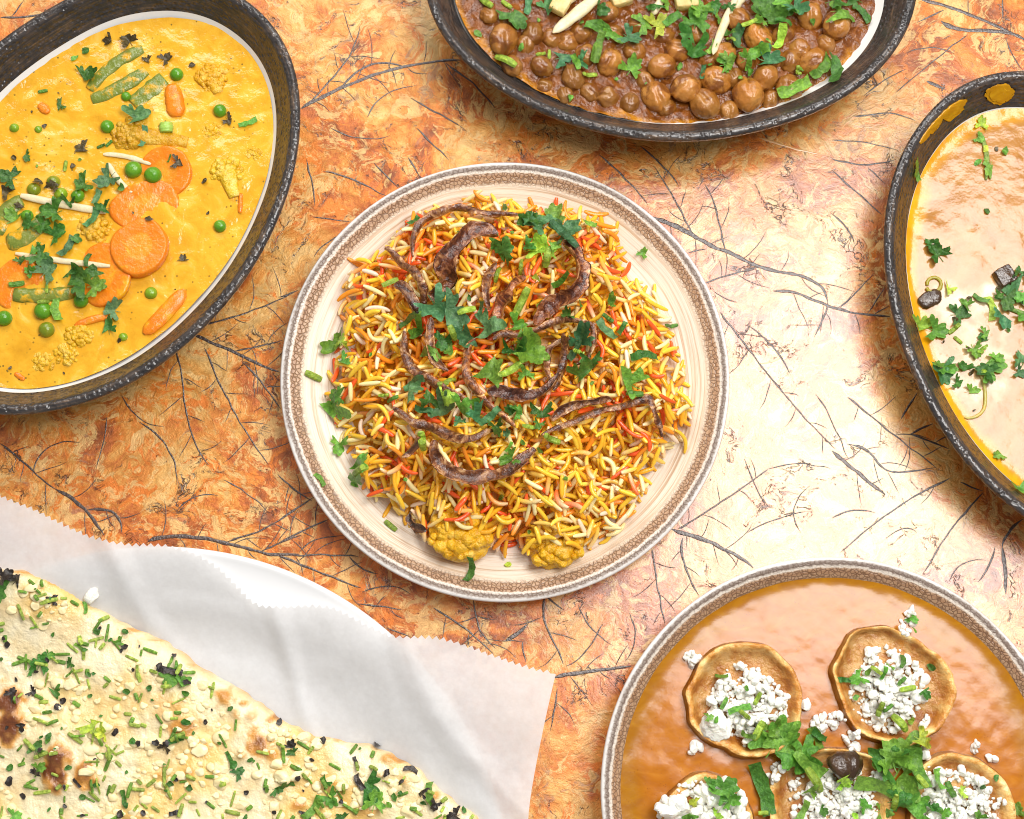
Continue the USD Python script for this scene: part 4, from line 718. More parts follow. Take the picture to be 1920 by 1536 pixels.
ONI = {'A': (16, 'thin fried onion strip arching along the far edge of the rice', '775 483 774 455 784 429 804 410 829 399 864 395 907 399 970 407'), 'B': (38, 'widest fried onion strip, dark and glossy', '934 448 901 443 872 447 849 469 838 497 828 530 815 552 812 568'),
       'C': (18, 'crinkled onion strip by the upper left slope of the rice', '722 468 738 480 755 500 772 512 787 530 793 548 793 570 782 594'), 'D': (25, 'short charred onion piece beside a crinkled strip', '740 538 760 552 772 575 782 598'),
       'E': (20, 'long fried onion strip running down the near slope', '758 624 758 650 769 681 786 701 806 717 835 737 864 749 881 783'), 'F': (17, 'fried onion strip lying parallel beside a longer strip', '809 600 806 629 809 661 821 684 840 699'),
       'G': (17, 'long light tan fried onion strip through the middle', '892 640 878 658 874 684 880 714 901 748 930 775 965 803'), 'H': (17, 'upright pale fried onion strip near the centre', '930 496 916 518 912 546 918 578'),
       'I': (28, 'broad glossy fried onion piece near the centre', '985 521 963 531 949 552 940 580 935 600 925 628'), 'J': (33, 'glossy curved onion piece on the far slope', '1062 454 1072 478 1084 504 1084 530 1072 556 1040 575 1014 596 1002 614'),
       'K': (14, 'long thin onion strip looping over chopped leaves', '944 648 969 629 997 626 1026 615 1055 604 1083 606 1106 615 1112 638 1103 667 1080 686'), 'L': (15, 'thin onion strip forming a loop', '1082 640 1055 646 1030 660 1020 684 1028 712 1040 735'),
       'L2': (15, 'onion strip closing the loop on its far side', '1056 628 1058 650 1056 680 1050 708 1036 735'), 'M': (24, 'dark purple glossy onion piece under the loop', '915 742 940 738 975 746 1010 744 1036 726 1054 698'),
       'N': (20, 'straight pale onion strip across the near slope', '738 766 766 786 795 803 829 812 870 823 900 817 926 810'), 'O': (28, 'crescent of dark fried onion on the near slope', '818 828 816 855 830 879 864 896 907 901 946 895 977 872 1004 845'),
       'Pz': (17, 'hooked thin onion strip on the right slope', '1015 818 1040 804 1083 789 1126 769 1169 760 1198 752 1216 750 1228 769 1235 795 1240 821'), 'Q': (19, 'short dark onion strip above the hooked strip', '1036 791 1055 769 1083 757 1118 750 1146 753'), 'R': (15, 'small onion end poking from the rice', '755 859 775 843 788 822'),
       'S': (17, 'dark onion curl tucked under grains at the near edge', '768 965 778 985 800 998'), 'T': (13, 'onion strip under the long cilantro leaf', '925 640 945 628 965 630 985 640')}
for i, (kk, (w, lb, s)) in enumerate(ONI.items()):
    a = np.array(s.split(), float).reshape(-1, 2); n = max(16, int(np.linalg.norm(np.diff(a, axis=0), axis=1).sum()/5))
    q = spline(a, n); c = P(q[:, 0], q[:, 1], .034); R = w*PX/2
    c = P(q[:, 0], q[:, 1], gaussian_filter(Hat(c[:, 0], c[:, 1]).astype(float), 3)[:, None]*0+.030) if False else c
    hz = np.array([[Hat(x+e*R, y+g*R) for e, g in ((0, 0), (1, 0), (-1, 0), (0, 1), (0, -1))] for x, y in c[:, :2]]).max(1).astype(float)
    z = np.maximum(gaussian_filter(maximum_filter(hz, 5), 2.5), hz*.6+.4*hz.max()-.004)
    c = np.stack([P(q[j, 0], q[j, 1], z[j]) for j in range(n)]); c[:, 2] += R*.30+.0012+.0042*noise(np.c_[np.arange(n)*.14, np.arange(n)*0+i, np.arange(n)*0])
    nz = noise(np.c_[np.arange(n)*.35, np.arange(n)*0+i*3.1, np.arange(n)*0])
    k = R*taper(n, .3, .6)*(.68+.42*nz); tw = (noise(np.c_[np.arange(n)*.13, np.arange(n)*0+i*1.7, np.arange(n)*0+4])-.5)*2.4
    v, f = tube(c, k*1.08, np.maximum(k*.18, .00045), tw, segs=12, cup=.85*(1 if i % 2 else -.6))
    v = v+(fbm(v*420+i, 2, i)-.5)[:, None]*R*.20*np.array([0, 0, 1.0])+(noise(v*520)-.5)[:, None]*R*.16
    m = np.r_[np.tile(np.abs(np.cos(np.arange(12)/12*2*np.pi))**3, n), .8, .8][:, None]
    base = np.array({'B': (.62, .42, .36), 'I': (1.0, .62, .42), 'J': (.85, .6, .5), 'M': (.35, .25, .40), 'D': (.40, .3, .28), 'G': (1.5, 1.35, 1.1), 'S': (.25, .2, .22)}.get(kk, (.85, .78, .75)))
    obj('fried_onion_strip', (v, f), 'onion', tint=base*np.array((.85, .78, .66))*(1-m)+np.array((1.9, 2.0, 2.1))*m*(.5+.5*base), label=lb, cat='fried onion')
    for p_, kk_ in zip(c, k): splat(p_, (kk_, kk_, kk_*.4))
herbs('rice', """626 652 48 m L 200|640 640 26 l L 90|645 680 32 m L 320|778 429 28 d s 50|944 389 28 d s 85|944 475 40 d|824 586 60 b L 315|849 606 66 b L 320|874 626 54 b L 300|921 621 56 b L 0|784 615 40 m|766 609 34 d s 20|844 652 36 m L 270|830 642 34 d|806 664 40 m s 330|901 578 24 b s 80|875 581 34 l t 10|849 630 34 l t 290|918 698 60 m L 70|778 727 40 b s 20|589 707 34 l t 335|732 532 32 l t 15|933 518 24 l t 65|843 712 22 l t 15|831 722 22 l t 30
1036 404 50 m L 80|1006 426 54 b L 150|1000 412 26 d|986 428 36 d L 200|1063 435 54 b L 20|1056 458 70 b t 312|1012 470 56 l L 100|1000 478 30 l L 170|1026 492 44 l t 75|1037 472 32 m|989 478 34 d|949 469 34 d|1103 420 32 m s 340|1204 478 20 m L 60|1143 572 26 m L 60|977 503 22 l t 80|977 572 64 l t 65|972 609 34 m|1137 624 46 b s 310|1166 618 30 d s 60|1140 597 24 m t 330|1259 611 22 m t 0|983 650 58 m L 0|998 675 54 m L 340|966 677 44 d|1089 635 44 b L 80|1075 667 36 b s 60|1085 661 22 l t 320|1109 687 40 d L 280|1092 701 40 d|1206 675 52 d s 10|1172 724 56 m L 150|1190 741 30 m t 350|957 701 42 l t 20|986 695 30 m|1050 530 34 m s 30|1063 595 26 d|1012 575 20 l t 60
626 772 56 m L 200|632 748 30 m|637 840 34 m L 260|676 862 36 m L 60|675 889 38 l t 30|666 910 26 m|775 737 42 b L 30|738 752 22 m t 10|793 832 40 l t 280|806 749 34 d L 90|832 772 52 b L 330|835 748 40 l L 10|872 766 54 m L 15|795 769 32 b s 350|892 795 42 b L 200|918 780 46 b s 40|861 797 22 b|599 901 28 m s 310|733 986 28 l t 320|878 1070 40 d s 80|930 800 26 d|953 862 34 m|957 774 28 d|974 769 26 m|1017 780 38 d|992 803 24 l t 0|954 840 22 m s 60|1035 826 32 l t 340|1012 852 14 d|980 832 14 d|1010 800 20 d|952 810 22 b
720 742 20 l t 0|1005 520 18 l|880 560 14 d|1090 560 12 m|1110 720 12 m|700 680 10 m|860 440 10 m|960 440 12 m|1180 660 10 d|760 900 10 m|940 940 12 m|1060 900 10 m|953 1058 14 l|992 1000 10 m""")

# ------------------------------------------------------------------ potato cups and cheese in the orange gravy
def crumb(c, r, seed, sub=None):
    q = np.random.default_rng(seed)
    v = np.array(_ico[sub or (2 if r > .0016 else 1)].vertices); d = q.normal(size=(7, 3)); d /= np.linalg.norm(d, axis=1)[:, None]
    for n_ in d: v -= np.maximum(v@n_-(.55+.25*q.random()), 0)[:, None]*n_          # facets where it broke
    v *= r*(.75+.5*q.random(3)); v *= (1+.22*(noise(v/r*2.6+seed*1.3)-.5)+(.16*(fbm(v/r*7+seed, 3)-.5) if sub else 0))[:, None]
    a = q.random()*6.28; v = np.stack([v[:, 0]*math.cos(a)-v[:, 1]*math.sin(a), v[:, 0]*math.sin(a)+v[:, 1]*math.cos(a), v[:, 2]*.9], -1)
    return v+c, np.array(_ico[sub or (2 if r > .0016 else 1)].faces)
def cheese(label, spots, n, rmin, rmax, seed, name='cheese_heap', dome=0.0, cat='cheese'):
    """spots: (x, y, r) photo discs the crumbs lie in."""
    q = np.random.default_rng(seed); w = np.array([s[2]**2 for s in spots], float); ms = []
    cs = []
    fine = []
    for k in range(n+(260 if n > 150 else 0)):
        s = spots[q.choice(len(spots), p=w/w.sum())]; a, d = q.random()*6.28, math.sqrt(q.random())*s[2]*(1.12 if n > 150 else 1)
        bulk = n > 150 and k < 260; r = (2.5+4.0*q.random() if bulk else rmin+(rmax-rmin)*q.random()**2.2)*PX
        x, y = s[0]+d*math.cos(a), s[1]+d*math.sin(a)
        c = P(x, y, float(Hat(*P(x, y, .034)[:2]))); i, j = ij(c[0], c[1]); z = float(np.median(Hm[i-2:i+3, j-2:j+3]))
        c = np.array([c[0], c[1], z+r*(.25 if k < n*.5 else .4)]); (fine if bulk else ms).append(crumb(c, r, seed*100+k, 1 if bulk else None)); splat(c, r*.85)
        cs.append(c)
    if n < 8: return obj(name, joined(ms), 'cheese', smooth=True, label=label, cat=cat)
    t = thing(name, label, cat, (*np.mean(cs, axis=0)[:2], min(c[2] for c in cs)))
    for m in ms: obj('crumb', m, 'cheese', t, smooth=True)
    if fine: obj('fine_crumbs', joined(fine), 'cheese', t, kind='stuff')
    return t
def potato_cup(x, y, rx, ry, rot, label, seed, tilt=(0, 0), lip=17):
    z = float(SAUCE['orange'](*P(x, y, .03)[:2])); c = P(x, y, z+.004); n = 90; t = np.arange(n)/n*2*np.pi
    q = np.c_[np.cos(t)*1.4, np.sin(t)*1.4, t*0+seed]; q2 = np.c_[np.cos(t)*4.5, np.sin(t)*4.5, t*0+seed]
    w = 1+.10*(noise(q)-.5)*2+.035*(noise(q2)-.5)*2
    l = lip*PX*(.85+.5*(noise(q+9)-.5)*2)
    rings = [(0, -.010, .55), (-.0004, 0.0, .5), (.0006, .0046, .55), (.0011, .0060, .85), ('.2', .0071, 1.1), ('.55', .0070, 1.2), ('.85', .0062, 1.05), ('1', .0050, .9), ('1.4', .0026, .62), ('2.2', .0010, .66), ('3.4', .0008, .74)]  # third value tints; inner wall has shade painted in for depth
    V, T = [], []
    R0x, R0y = rx*PX, ry*PX; a = math.radians(rot)
    for d, h, tn in rings:
        ins = float(d)*l if isinstance(d, str) else d*np.ones(n)
        X, Y = (R0x*w-ins)*np.cos(t), (R0y*w-ins)*np.sin(t)
        zz = h+(noise(np.c_[np.cos(t)*3, np.sin(t)*3, t*0+seed*2+h*300])-.5)*.0016*(h > 0)
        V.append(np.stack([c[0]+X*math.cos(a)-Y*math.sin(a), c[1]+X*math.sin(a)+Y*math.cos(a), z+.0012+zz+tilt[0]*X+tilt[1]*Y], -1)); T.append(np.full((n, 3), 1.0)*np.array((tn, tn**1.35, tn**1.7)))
    V.append(np.array([[c[0], c[1], z+.0022]])); T.append(np.array([[.8, .75, .7]])); F = []
    for i in range(len(rings)-1):
        j = np.arange(n); p, r = i*n+j, i*n+(j+1) % n; F += [np.stack([p, r, r+n], -1), np.stack([p, r+n, p+n], -1)]
    e = len(rings)*n; p = (len(rings)-1)*n+np.arange(n); F.append(np.stack([p, (len(rings)-1)*n+(np.arange(n)+1) % n, p*0+e], -1))
    v = np.vstack(V); v[:, :2] += ((np.stack([fbm(v*150, 2, seed+5), fbm(v*150, 2, seed+6)], -1)-.5)*.0014); v[:, 2] += (fbm(v*240, 3, seed)-.5)*.0016+(fbm(v*60, 2, seed+3)-.5)*.0020
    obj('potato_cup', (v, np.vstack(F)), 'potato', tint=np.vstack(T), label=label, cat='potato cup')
    ri = min(R0x, R0y)-l.mean()
    i0, j0 = ij(c[0]-R0x, c[1]-R0y); i1, j1 = ij(c[0]+R0x, c[1]+R0y); X, Y = np.meshgrid(gx[j0:j1], gy[i0:i1]); d = np.hypot((X-c[0])/R0x, (Y-c[1])/R0y)
    k = l.mean()/R0x; zz = np.where(d < 1-k, z+.0024, np.where(d < 1, z+.0078, 0)); wv = Hm[i0:i1, j0:j1]; wv[d < 1] = zz[d < 1]
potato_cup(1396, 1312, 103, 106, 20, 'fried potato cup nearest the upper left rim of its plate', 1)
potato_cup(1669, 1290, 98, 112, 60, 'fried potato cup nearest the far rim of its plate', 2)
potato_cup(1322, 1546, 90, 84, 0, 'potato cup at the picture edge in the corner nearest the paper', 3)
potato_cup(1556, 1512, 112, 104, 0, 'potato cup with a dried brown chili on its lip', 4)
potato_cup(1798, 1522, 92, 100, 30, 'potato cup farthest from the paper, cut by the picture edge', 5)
cheese('heap of white cheese with one large block in the cup nearest the upper left rim', [(1392, 1305, 52), (1428, 1320, 46), (1368, 1335, 42), (1400, 1365, 30), (1355, 1290, 18)], 250, 3.5, 10, 1)
cheese('heap of white cheese crumbs in the cup nearest the far rim', [(1660, 1270, 52), (1690, 1280, 42), (1640, 1305, 46), (1665, 1335, 36), (1690, 1320, 30)], 250, 3.5, 10, 2)
cheese('big white cheese chunks in the corner potato cup', [(1300, 1520, 50), (1345, 1515, 48), (1262, 1524, 26), (1370, 1530, 24)], 190, 4, 14, 3)
cheese('heap of white cheese beneath the dried brown chili', [(1540, 1500, 56), (1580, 1500, 58), (1560, 1530, 58), (1610, 1516, 32)], 250, 3.5, 10, 4)
cheese('heap of white cheese in the cup farthest from the paper', [(1790, 1500, 58), (1830, 1512, 46), (1770, 1530, 48), (1745, 1460, 22)], 250, 3.5, 10, 5)
def chunk(x, y, r, label, seed):
    c = P(x, y, float(Hat(*P(x, y, .034)[:2]))); c = np.array([c[0], c[1], c[2]+r*PX*.3]); obj('cheese_block', crumb(c, r*PX, seed, 4), 'cheese', label=label, cat='cheese'); splat(c, r*PX*.8)
chunk(1343, 1360, 26, 'large white cheese block at the edge of its heap', 31); chunk(1332, 1352, 15, 'smaller white cheese block touching a large block', 32)
chunk(1330, 1490, 24, 'flat topped white cheese block in the corner cup', 33); chunk(1262, 1520, 27, 'white cheese block leaning on the corner cup wall', 34); chunk(1726, 1306, 18, 'white cheese block by the lip of the far cup', 35)
LAND['orange'] = [((1396, 1312), 'cup nearest the upper left plate rim'), ((1669, 1290), 'cup nearest the far plate rim'), ((1322, 1530), 'corner potato cup'), ((1556, 1500), 'cup with the brown chili'), ((1798, 1510), 'cup cut by the picture edge'), ((1590, 1370), 'cheese spilt between two cups'), ((1690, 1425), 'largest cilantro leaf'), ((1465, 1400), 'broad pale cilantro leaf'), ((1298, 1234), 'small cheese spill'), ((1705, 1160), 'cheese spill at the far rim'), ((1425, 1480), 'dark leaf strip')]
for x, y, r, n, lb in [(1298, 1236, 15, 18, 'small cheese spill near the outer side of a potato cup'), (1304, 1405, 11, 8, 'tiny cheese spill below a potato cup'), (1457, 1441, 13, 9, 'cheese spill under the broad pale cilantro leaf'), (1697, 1176, 16, 12, 'oily cheese spill close to the far plate rim'), (1706, 1150, 10, 7, 'two cheese crumbs against the far plate rim'),
                       (1536, 1359, 16, 16, 'cheese spill beside a cut herb strip between cups'), (1566, 1350, 15, 16, 'middle cheese spill between the two far cups'), (1598, 1388, 19, 18, 'largest cheese spill between the two far cups'), (1832, 1398, 13, 7, 'lone cheese spill on open orange gravy'), (1858, 1426, 7, 4, 'lone tiny cheese crumb on orange gravy'),
                       (1510, 1321, 6, 4, 'cheese specks between the two far cups'), (1645, 1461, 16, 12, 'cheese spill beneath the largest cilantro leaf'), (1733, 1351, 12, 8, 'cheese spill below the cup nearest the far rim'), (1452, 1460, 10, 8, 'cheese crumbs beside the chili cup wall'), (1732, 1415, 12, 8, 'cheese crumbs next to the cup cut by the picture')]:
    cheese(lb, [(x, y, r)], n, 4.5, 9, int(x), 'cheese_spill')
m = stick([(1558, 1448), (1580, 1436), (1604, 1440)], 50, .75, 'dried_chili', 'dried_chili', 'shiny dried brown chili resting on white cheese', 'chili', 9, .7, sunk=-.1)
herbs('orange', """1459 1382 84 m L 60|1470 1400 70 m L 290|1446 1370 34 m|1505 1431 74 m L 300|1500 1410 40 m s 300|1424 1480 92 d s 285|1429 1524 22 l t 0|1363 1477 46 m L 20|1345 1480 30 m s 340|1697 1420 96 m L 60|1651 1428 66 d L 160|1684 1467 80 m L 300|1714 1440 70 m s 280|1728 1465 30 l t 310|1672 1415 60 m L 100|1730 1392 40 l L 320|1579 1277 30 d s 0|1605 1273 28 m|1710 1160 22 m L 330|1709 1183 12 m|1640 1480 84 m s 345|1711 1517 62 m L 70|1690 1500 40 d|1676 1505 30 l t 80|1512 1430 62 m s 320|1524 1462 50 l t 300|1868 1458 14 d|1524 1385 40 m s 290|1536 1378 30 d s 330|1580 1468 26 l L 0|1660 1522 30 m|1905 1520 30 m L 100
1388 1330 40 m s 15|1400 1290 12 m|1420 1310 26 l t 60|1330 1345 16 m L 0|1342 1350 14 m|1395 1340 24 l t 320|1420 1370 40 l t 60|1400 1377 26 m s 340|1352 1267 22 m s 0|1355 1320 24 m t 60|1445 1375 18 m
1656 1262 24 m s 70|1640 1258 24 l t 320|1625 1262 16 m|1665 1250 20 m s 330|1688 1278 22 m t 40|1700 1292 28 l t 10|1650 1330 28 l t 70|1664 1328 20 m t 40|1685 1356 38 l t 310|1707 1352 16 l|1734 1300 26 d|1744 1252 18 d|1604 1308 14 m|1690 1240 24 d s 80
1330 1472 26 m|1300 1505 20 l|1290 1530 24 m|1370 1500 30 m L 0|1345 1530 20 l|1520 1480 26 m|1540 1520 24 d|1500 1520 40 m s 60|1600 1530 18 l|1620 1510 24 m|1574 1462 24 l|1780 1480 34 m t 300|1760 1460 36 m s 280|1800 1486 22 l|1840 1476 12 d|1770 1525 26 m|1750 1515 24 d|1830 1530 22 m""")

# ------------------------------------------------------------------ baking paper and flatbread
def paper_z(X, Y):
    r = np.hypot(X-WP[0], Y-WP[1]); s = np.clip((r-.150)/(.205-.150), 0, 1); s = s*s*(3-2*s)
    z = .0100+.0165*s
    out = np.clip((r-.210)/.10, 0, 1); z = np.where(r > .210, .0265-.0165*out**1.1, z)
    wr = (fbm(np.stack([X*17+3, Y*17, X*0], -1), 5, 21)-.5)*.0100+(.0030*np.maximum(0, 1-np.abs(np.sin((X*.8+Y*.45)*46+2.4*noise(np.stack([X*11, Y*11, X*0], -1)))) *2.2))
    wd, wz = np.array(dense(wprof)[24:]).T
    pl = np.where(r < WR, np.interp(WR-r, wd, wz), 0)
    return np.maximum(z+np.maximum(wr*np.clip((r-.10)/.06, 0, 1), -.0016), pl+.0014)
pe = np.array([(-20, 918), (0, 930), (60, 955), (120, 985), (200, 1018), (280, 1026), (340, 1032), (400, 1060), (442, 1097), (482, 1134), (540, 1140), (620, 1142), (660, 1160), (740, 1196), (800, 1197), (870, 1211), (950, 1240), (1040, 1262)], float)
s = spline(pe, 600); L = np.r_[0, np.cumsum(np.linalg.norm(np.diff(s, axis=0), axis=1))]; pitch = 13.5; m = int(L[-1]/pitch*2)
zz = np.array([[np.interp(k*pitch/2, L, s[:, 0]), np.interp(k*pitch/2, L, s[:, 1])] for k in range(m)])
tn = np.gradient(zz, axis=0); tn /= np.linalg.norm(tn, axis=1)[:, None]; zz += np.c_[tn[:, 1], -tn[:, 0]]*(np.where(np.arange(m) % 2, 3.8, -2.6)*(.7+.6*np.random.default_rng(1).random(m)))[:, None]
edge = np.vstack([zz, spline(np.array([(1042, 1264), (1022, 1350), (1002, 1450), (990, 1536), (986, 1640), (970, 1720)], float), 24), [(-120, 1800)], [(-120, 880)]])
ew = P(edge[:, 0], edge[:, 1], .018)[:, :2]
pp, pf, nb = fill(ew, .0028)
pz = paper_z(pp[:, 0], pp[:, 1])
dd = np.clip(1-cKDTree(P(pe[:, 0], pe[:, 1], .018)[:, :2]).query(pp)[0]/.02, 0, 1)
def paper_material():
    N = {'g': ('geometry', {}), 'n': ('noise_texture', {'scale': 320, 'detail': 5, 'roughness': .7}), 'r': ('rgb_ramp', {'ramp': [(.3, (.71, .705, .70)), (.7, (.80, .80, .80))]}),
         'n2': ('noise_texture', {'scale': 130, 'detail': 6, 'roughness': .7}), 'fr': ('map_range', {'from_min': .35, 'from_max': .7, 'to_min': .05, 'to_max': .17, 'clamp': True}),
         'b': ('bump', {'distance': .0003, 'strength': .5}), 'p': ('principled_bsdf', {'roughness': .5, 'specular_ior_level': .3}), 't': ('translucent_bsdf', {'color': (.84, .82, .80)}), 'x': ('transparent_bsdf', {'color': (.95, .94, .93)}),
         'm1': ('mix_closure', {'fac': .35}), 'm2': ('mix_closure', {})}
    L = [('g.position', 'n.vector'), ('n.fac', 'r.fac'), ('r.color', 'p.base_color'), ('g.position', 'n2.vector'), ('n2.fac', 'fr.value'), ('n.fac', 'b.height'), ('b.normal', 'p.normal'),
         ('p.BSDF', 'm1.closure1'), ('t.BSDF', 'm1.closure2'), ('fr.result', 'm2.fac'), ('m1.closure', 'm2.closure1'), ('x.BSDF', 'm2.closure2')]
    _graph('baking_paper', N, L, 'm2.closure')
paper_material()
obj('baking_paper', (np.c_[pp, pz], pf), 'baking_paper', label='white translucent baking paper with a serrated edge under the flatbread', cat='baking paper')
c = P(172, 1117, .024); obj('white_crumb', crumb(np.array([c[0], c[1], float(paper_z(c[0], c[1]))+.001]), 14*PX, 71), 'cheese', label='small white crumb on the baking paper beside the flatbread', cat='crumb')

ne = np.array([(-90, 1030), (-40, 1050), (0, 1063), (60, 1076), (110, 1096), (170, 1130), (230, 1166), (300, 1200), (370, 1246), (430, 1281), (480, 1311), (520, 1341), (570, 1372), (640, 1386), (700, 1401), (750, 1421), (800, 1456), (850, 1496), (905, 1542), (930, 1590), (900, 1680), (780, 1740), (500, 1760), (200, 1770), (-60, 1760), (-110, 1500), (-110, 1200)], float)
nw = P(ne[:, 0], ne[:, 1], .02)[:, :2]; nw = spline(np.vstack([nw, nw[:1]]), 420)[:-1]
nw = nw+(np.c_[noise(np.c_[nw*170, nw[:, :1]*0]), noise(np.c_[nw*170, nw[:, :1]*0+7])]-.5)*.0024
np_, nf, nnb = fill(nw, .0013)
ntree = cKDTree(np.array(Polygon(nw).exterior.segmentize(.001).coords))
SPOTS = [(18, 1318, 22, 34, 1.0), (22, 1362, 26, 30, .95), (105, 1440, 24, 38, .95), (118, 1412, 20, 18, .7), (158, 1452, 20, 22, .75), (340, 1364, 28, 20, .6), (318, 1330, 26, 26, .25), (421, 1309, 15, 15, .6), (486, 1398, 20, 22, .75), (506, 1414, 12, 12, .5), (524, 1342, 18, 12, .8), (540, 1346, 10, 8, .7), (748, 1424, 30, 9, .6), (640, 1386, 20, 5, .4), (60, 1076, 40, 5, .5), (105, 1092, 16, 7, .5), (300, 1200, 30, 5, .3), (250, 1180, 20, 5, .4), (370, 1246, 25, 5, .4), (690, 1520, 20, 14, .25), (540, 1455, 14, 10, .25), (850, 1490, 16, 6, .4), (-20, 1420, 20, 20, .6), (250, 1530, 18, 10, .2)]
_r = np.random.default_rng(5)
SPOTS += [(20+860*_r.random(), 1090+450*_r.random(), 6+9*_r.random(), 5+7*_r.random(), .2+.35*_r.random()) for _ in range(34)]
def naan_field(p):
    d = ntree.query(p)[0]; X, Y = p[:, 0], p[:, 1]
    bz = np.array(paper_z(X, Y))
    base = gaussian = .0105+.0145*np.clip((np.hypot(X-WP[0], Y-WP[1])-.150)/.055, 0, 1)**1.3
    th = .0070*np.sqrt(1-(1-np.clip(d/.012, 0, 1))**2)
    lump = .0105*(fbm(np.c_[p*26, X*0], 4, 31)-.42)*np.clip(d/.02, 0, 1)+.0016*(fbm(np.c_[p*150, X*0], 3, 32)-.5)
    ch = np.zeros(len(p)); puff = np.zeros(len(p))
    for x, y, rx, ry, k in SPOTS:
        c = P(x, y, .02)[:2]; w = noise(np.c_[p*260, X*0+x])*.9
        q = np.sqrt(((X-c[0])/(rx*PX))**2+((Y-c[1])/(ry*PX))**2)*(.62+w)
        ch = np.maximum(ch, k*np.clip((1.25-q)*1.6, 0, 1)**.8); puff += .0024*np.exp(-q*q*.8)
    return base+.0015+th+lump+puff, ch, d
nz, nch, nd = naan_field(np_)
v = np.c_[np_, nz]; v[:nnb, 2] = nz[:nnb]-.0015
lo = np.c_[np_, np.minimum(nz-.0035, .0105+.0145*np.clip((np.hypot(np_[:, 0]-WP[0], np_[:, 1]-WP[1])-.150)/.055, 0, 1)**1.3)]; lo[:nnb] = v[:nnb]
br = fbm(np.c_[np_*300, np_[:, :1]*0], 3, 40); ed = np.clip(1-nd/.005, 0, 1)*np.clip((fbm(np.c_[np_*60, np_[:, :1]*0], 3, 41)-.35)*2.5, 0, 1)
q = np.clip(np.maximum(nch*(.75+.6*br), ed*.42), 0, 1)[:, None]
butter = np.clip((fbm(np.c_[np_*34, np_[:, :1]*0], 3, 42)-.46)*4, 0, 1)[:, None]
tint = (np.array((1, 1, 1))*(1-butter)+np.array((.95, .78, .42))*butter)
tint = np.where(q < .5, tint*(1-q*2)+np.array((.84, .48, .16))*q*2, np.array((.84, .48, .16))*(2-2*q)+np.array((.20, .065, .022))*(q*2-1))
NAAN = thing('flatbread', 'garlic flatbread with charred blisters and chopped cilantro on baking paper', 'flatbread', (*P(350, 1450, .02)[:2], .012))
obj('bread', (np.vstack([v, lo]), np.vstack([nf, nf[:, ::-1]+len(v)])), 'naan', NAAN, tint=np.vstack([tint, tint*.9]))
splat_grid(nw[:, 0].min(), nw[:, 0].max(), nw[:, 1].min(), nw[:, 1].max(), lambda X, Y: np.zeros_like(X))
i0, j0 = ij(nw[:, 0].min(), nw[:, 1].min()); i1, j1 = ij(nw[:, 0].max(), nw[:, 1].max())
I, J = ij(v[:, 0], v[:, 1]); sub = Hm[i0:i1, j0:j1]*0
np.maximum.at(sub, (np.clip(I-i0, 0, i1-i0-1), np.clip(J-j0, 0, j1-j0-1)), v[:, 2]); sub = maximum_filter(sub, 5); np.maximum(Hm[i0:i1, j0:j1], sub, out=Hm[i0:i1, j0:j1])
rng = np.random.default_rng(77); npoly = Polygon(nw); vis = Polygon([(-10, 1040), (-10, 1545), (930, 1545), (930, 1040)])
def naan_spot(margin=9):
    while True:
        x, y = rng.random()*920-5, 1060+rng.random()*480
        w = P(x, y, .022)[:2]
        if npoly.buffer(-margin*PX).contains(Point(*w)): return x, y, w
ng = 0
while ng < 290:                                            # minced garlic baked into the top, thickest along the far half
    x, y, w = naan_spot(8)
    if fbm(np.array([w[0]*34, w[1]*34, 0]), 3, 42) < .40+.25*rng.random(): continue
    r = (4.5+9*rng.random()**2)*PX; z = float(Hat(*w))
    c = np.array([w[0], w[1], z+r*.05])
    vv, ff = crumb((0, 0, 0), r, 900+ng); vv = vv*np.array([1.15, .9, .6])+c
    obj('garlic_bit', (vv, ff), 'garlic', NAAN); splat(c, r*.6); ng += 1
NH = """347 1354 30 d c|330 1268 70 m L 200|318 1258 60 c s 350|345 1280 40 m|300 1250 20 c|0 1100 60 d L 60|12 1080 44 c L 20|30 1086 30 c|180 1362 60 l L 330|196 1375 40 l|80 1240 46 d L 60|95 1230 30 m|60 1255 30 d|130 1245 26 d|104 1300 34 d|118 1315 20 c|64 1298 26 c|24 1300 30 c|160 1140 30 m s 280|98 1126 26 c|250 1390 20 d|262 1395 20 c|330 1390 40 d s 20|310 1398 28 c|352 1280 20 c|545 1400 32 c L 60|548 1412 26 d|690 1480 76 d L 290|676 1466 40 c s 300|705 1500 50 m L 80|810 1490 58 m s 280|816 1510 26 c|796 1486 30 c s 30|712 1394 24 c|668 1430 30 c s 290|770 1445 34 c s 345|620 1500 44 m L 300|580 1530 36 c|850 1532 40 c|610 1470 30 d|540 1475 34 d s 20|585 1515 60 m s 50|640 1535 30 d|730 1510 18 m|720 1512 14 d
40 1360 22 c|75 1440 34 m L 20|66 1450 30 c|70 1400 40 d|90 1388 20 m|145 1468 26 c s 310|182 1472 20 d|232 1495 34 d s 280|238 1510 20 d|30 1530 34 m L 0|20 1440 20 d|330 1525 30 c s 10|320 1470 20 d|430 1420 30 d s 300|448 1448 30 d L 40|440 1435 24 d|470 1425 18 d|500 1480 18 c|520 1480 30 d L 0|560 1460 18 c|585 1425 16 c|188 1178 12 c|208 1200 14 d|224 1206 26 m|150 1215 30 m s 320|420 1470 18 l|262 1212 8 c|100 1190 16 d|330 1462 18 c|460 1535 20 d|70 1260 14 c"""
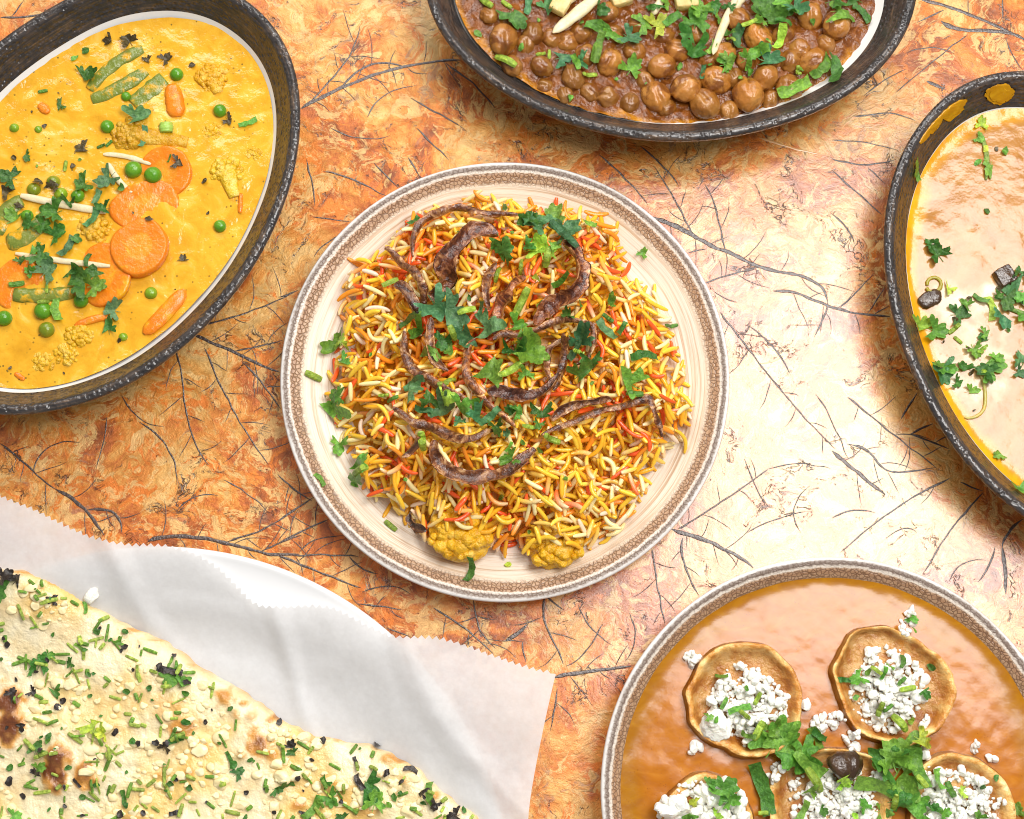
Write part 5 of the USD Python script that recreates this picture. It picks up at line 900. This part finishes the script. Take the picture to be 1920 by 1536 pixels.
for r_ in rows(NH):
    x, y, sz, sh = float(r_[0]), float(r_[1]), float(r_[2]), r_[3]; kd = r_[4] if len(r_) > 4 else ('L' if sz > 24 else 'b')
    kd = {'c': 'bit'}.get(kd, {'L': 'leaf', 's': 'strip', 'b': 'bit'}.get(kd, 'bit'))
    leaf(x, y, sz*.76, sh, kd, float(r_[5]) if len(r_) > 5 else None, nxt(), NAAN, 'baked_herb' if sh != 'c' else 'charred_herb', lift=.8, cmat='char')
for k in range(190):
    x, y, w = naan_spot(10); a = rng.random()*np.pi; d = 6+rng.random()**1.5*11
    sh = 'l' if rng.random() < .55 else 'm'
    stem([(x-d*math.cos(a), y+d*math.sin(a)), (x+d*math.cos(a), y-d*math.sin(a))], 3.5+4.5*rng.random(), sh, 'chopped_stem', parent=NAAN, seed=nxt(), col=np.array((.46, .60, .10) if sh == 'l' else (.20, .40, .05)))
for k in range(60):                                        # and on past the picture's edge
    x, y = 60+760*rng.random(), 1548+170*rng.random(); w = P(x, y, .022)[:2]
    if not npoly.buffer(-.003).contains(Point(*w)): continue
    if k % 3 == 0: leaf(x, y, 12+22*rng.random(), 'm', 'leaf', None, nxt(), NAAN, 'baked_herb', lift=.8)
    else: stem([(x-9, y), (x+7, y+8*rng.random())], 4+4*rng.random(), 'l', 'chopped_stem', parent=NAAN, seed=nxt(), col=np.array((.46, .60, .10)))
for k in range(70):
    x, y, w = naan_spot(4); leaf(x, y, 6+rng.random()*12, 'c' if rng.random() < .45 else 'd', 'bit', None, nxt(), NAAN, 'herb_fleck', cmat='char')

# ------------------------------------------------------------------ labels of the small pieces: what lies nearest, and rank by size where several lie there
from collections import defaultdict
ORD = ['largest', 'second largest', 'third largest', 'fourth largest', 'fifth largest', 'sixth largest', 'seventh largest', 'eighth largest', 'ninth largest', 'tenth largest']
DISH = {'curry': 'yellow vegetable curry', 'chick': 'chickpea dish', 'lentil': 'tan lentils', 'rice': 'spiced rice', 'orange': 'orange gravy dish'}
by = defaultdict(list); small = defaultdict(list)
for p, dish, kind, xy, size, shared in PENDING:
    if shared: small[(dish, kind)].append(p); continue
    near = min(LAND[dish], key=lambda l: np.hypot(*(np.array(l[0])-xy)))[1]
    by[(dish, kind, near)].append((size, p))
def cat_of(kind): return 'pea' if 'pea' in kind.split() else 'chickpea' if 'chickpea' in kind else 'herb'
for (dish, kind), ps in small.items():
    for p in ps: tag(p, 'tiny %s scattered on the %s' % (kind, DISH[dish]), cat_of(kind), 'tiny %ss on the %s' % (kind, DISH[dish]))
groups = defaultdict(int)
for (dish, kind, near), ps in by.items(): groups[(dish, kind)] += len(ps)
for (dish, kind, near), ps in by.items():
    ps.sort(key=lambda s: -s[0])
    for i, (size, p) in enumerate(ps):
        lab = '%s by the %s' % (kind, near)
        if len(ps) > 1: lab = (ORD[i] if len(ps) > 2 and i < len(ORD) else ['larger', 'smaller'][i] if len(ps) == 2 else 'small')+' '+lab
        w = lab.split(); lab = ' '.join(w[:16])
        tag(p, lab, cat_of(kind), ('%ss on the %s' % (kind, DISH[dish])) if groups[(dish, kind)] > 1 else None)
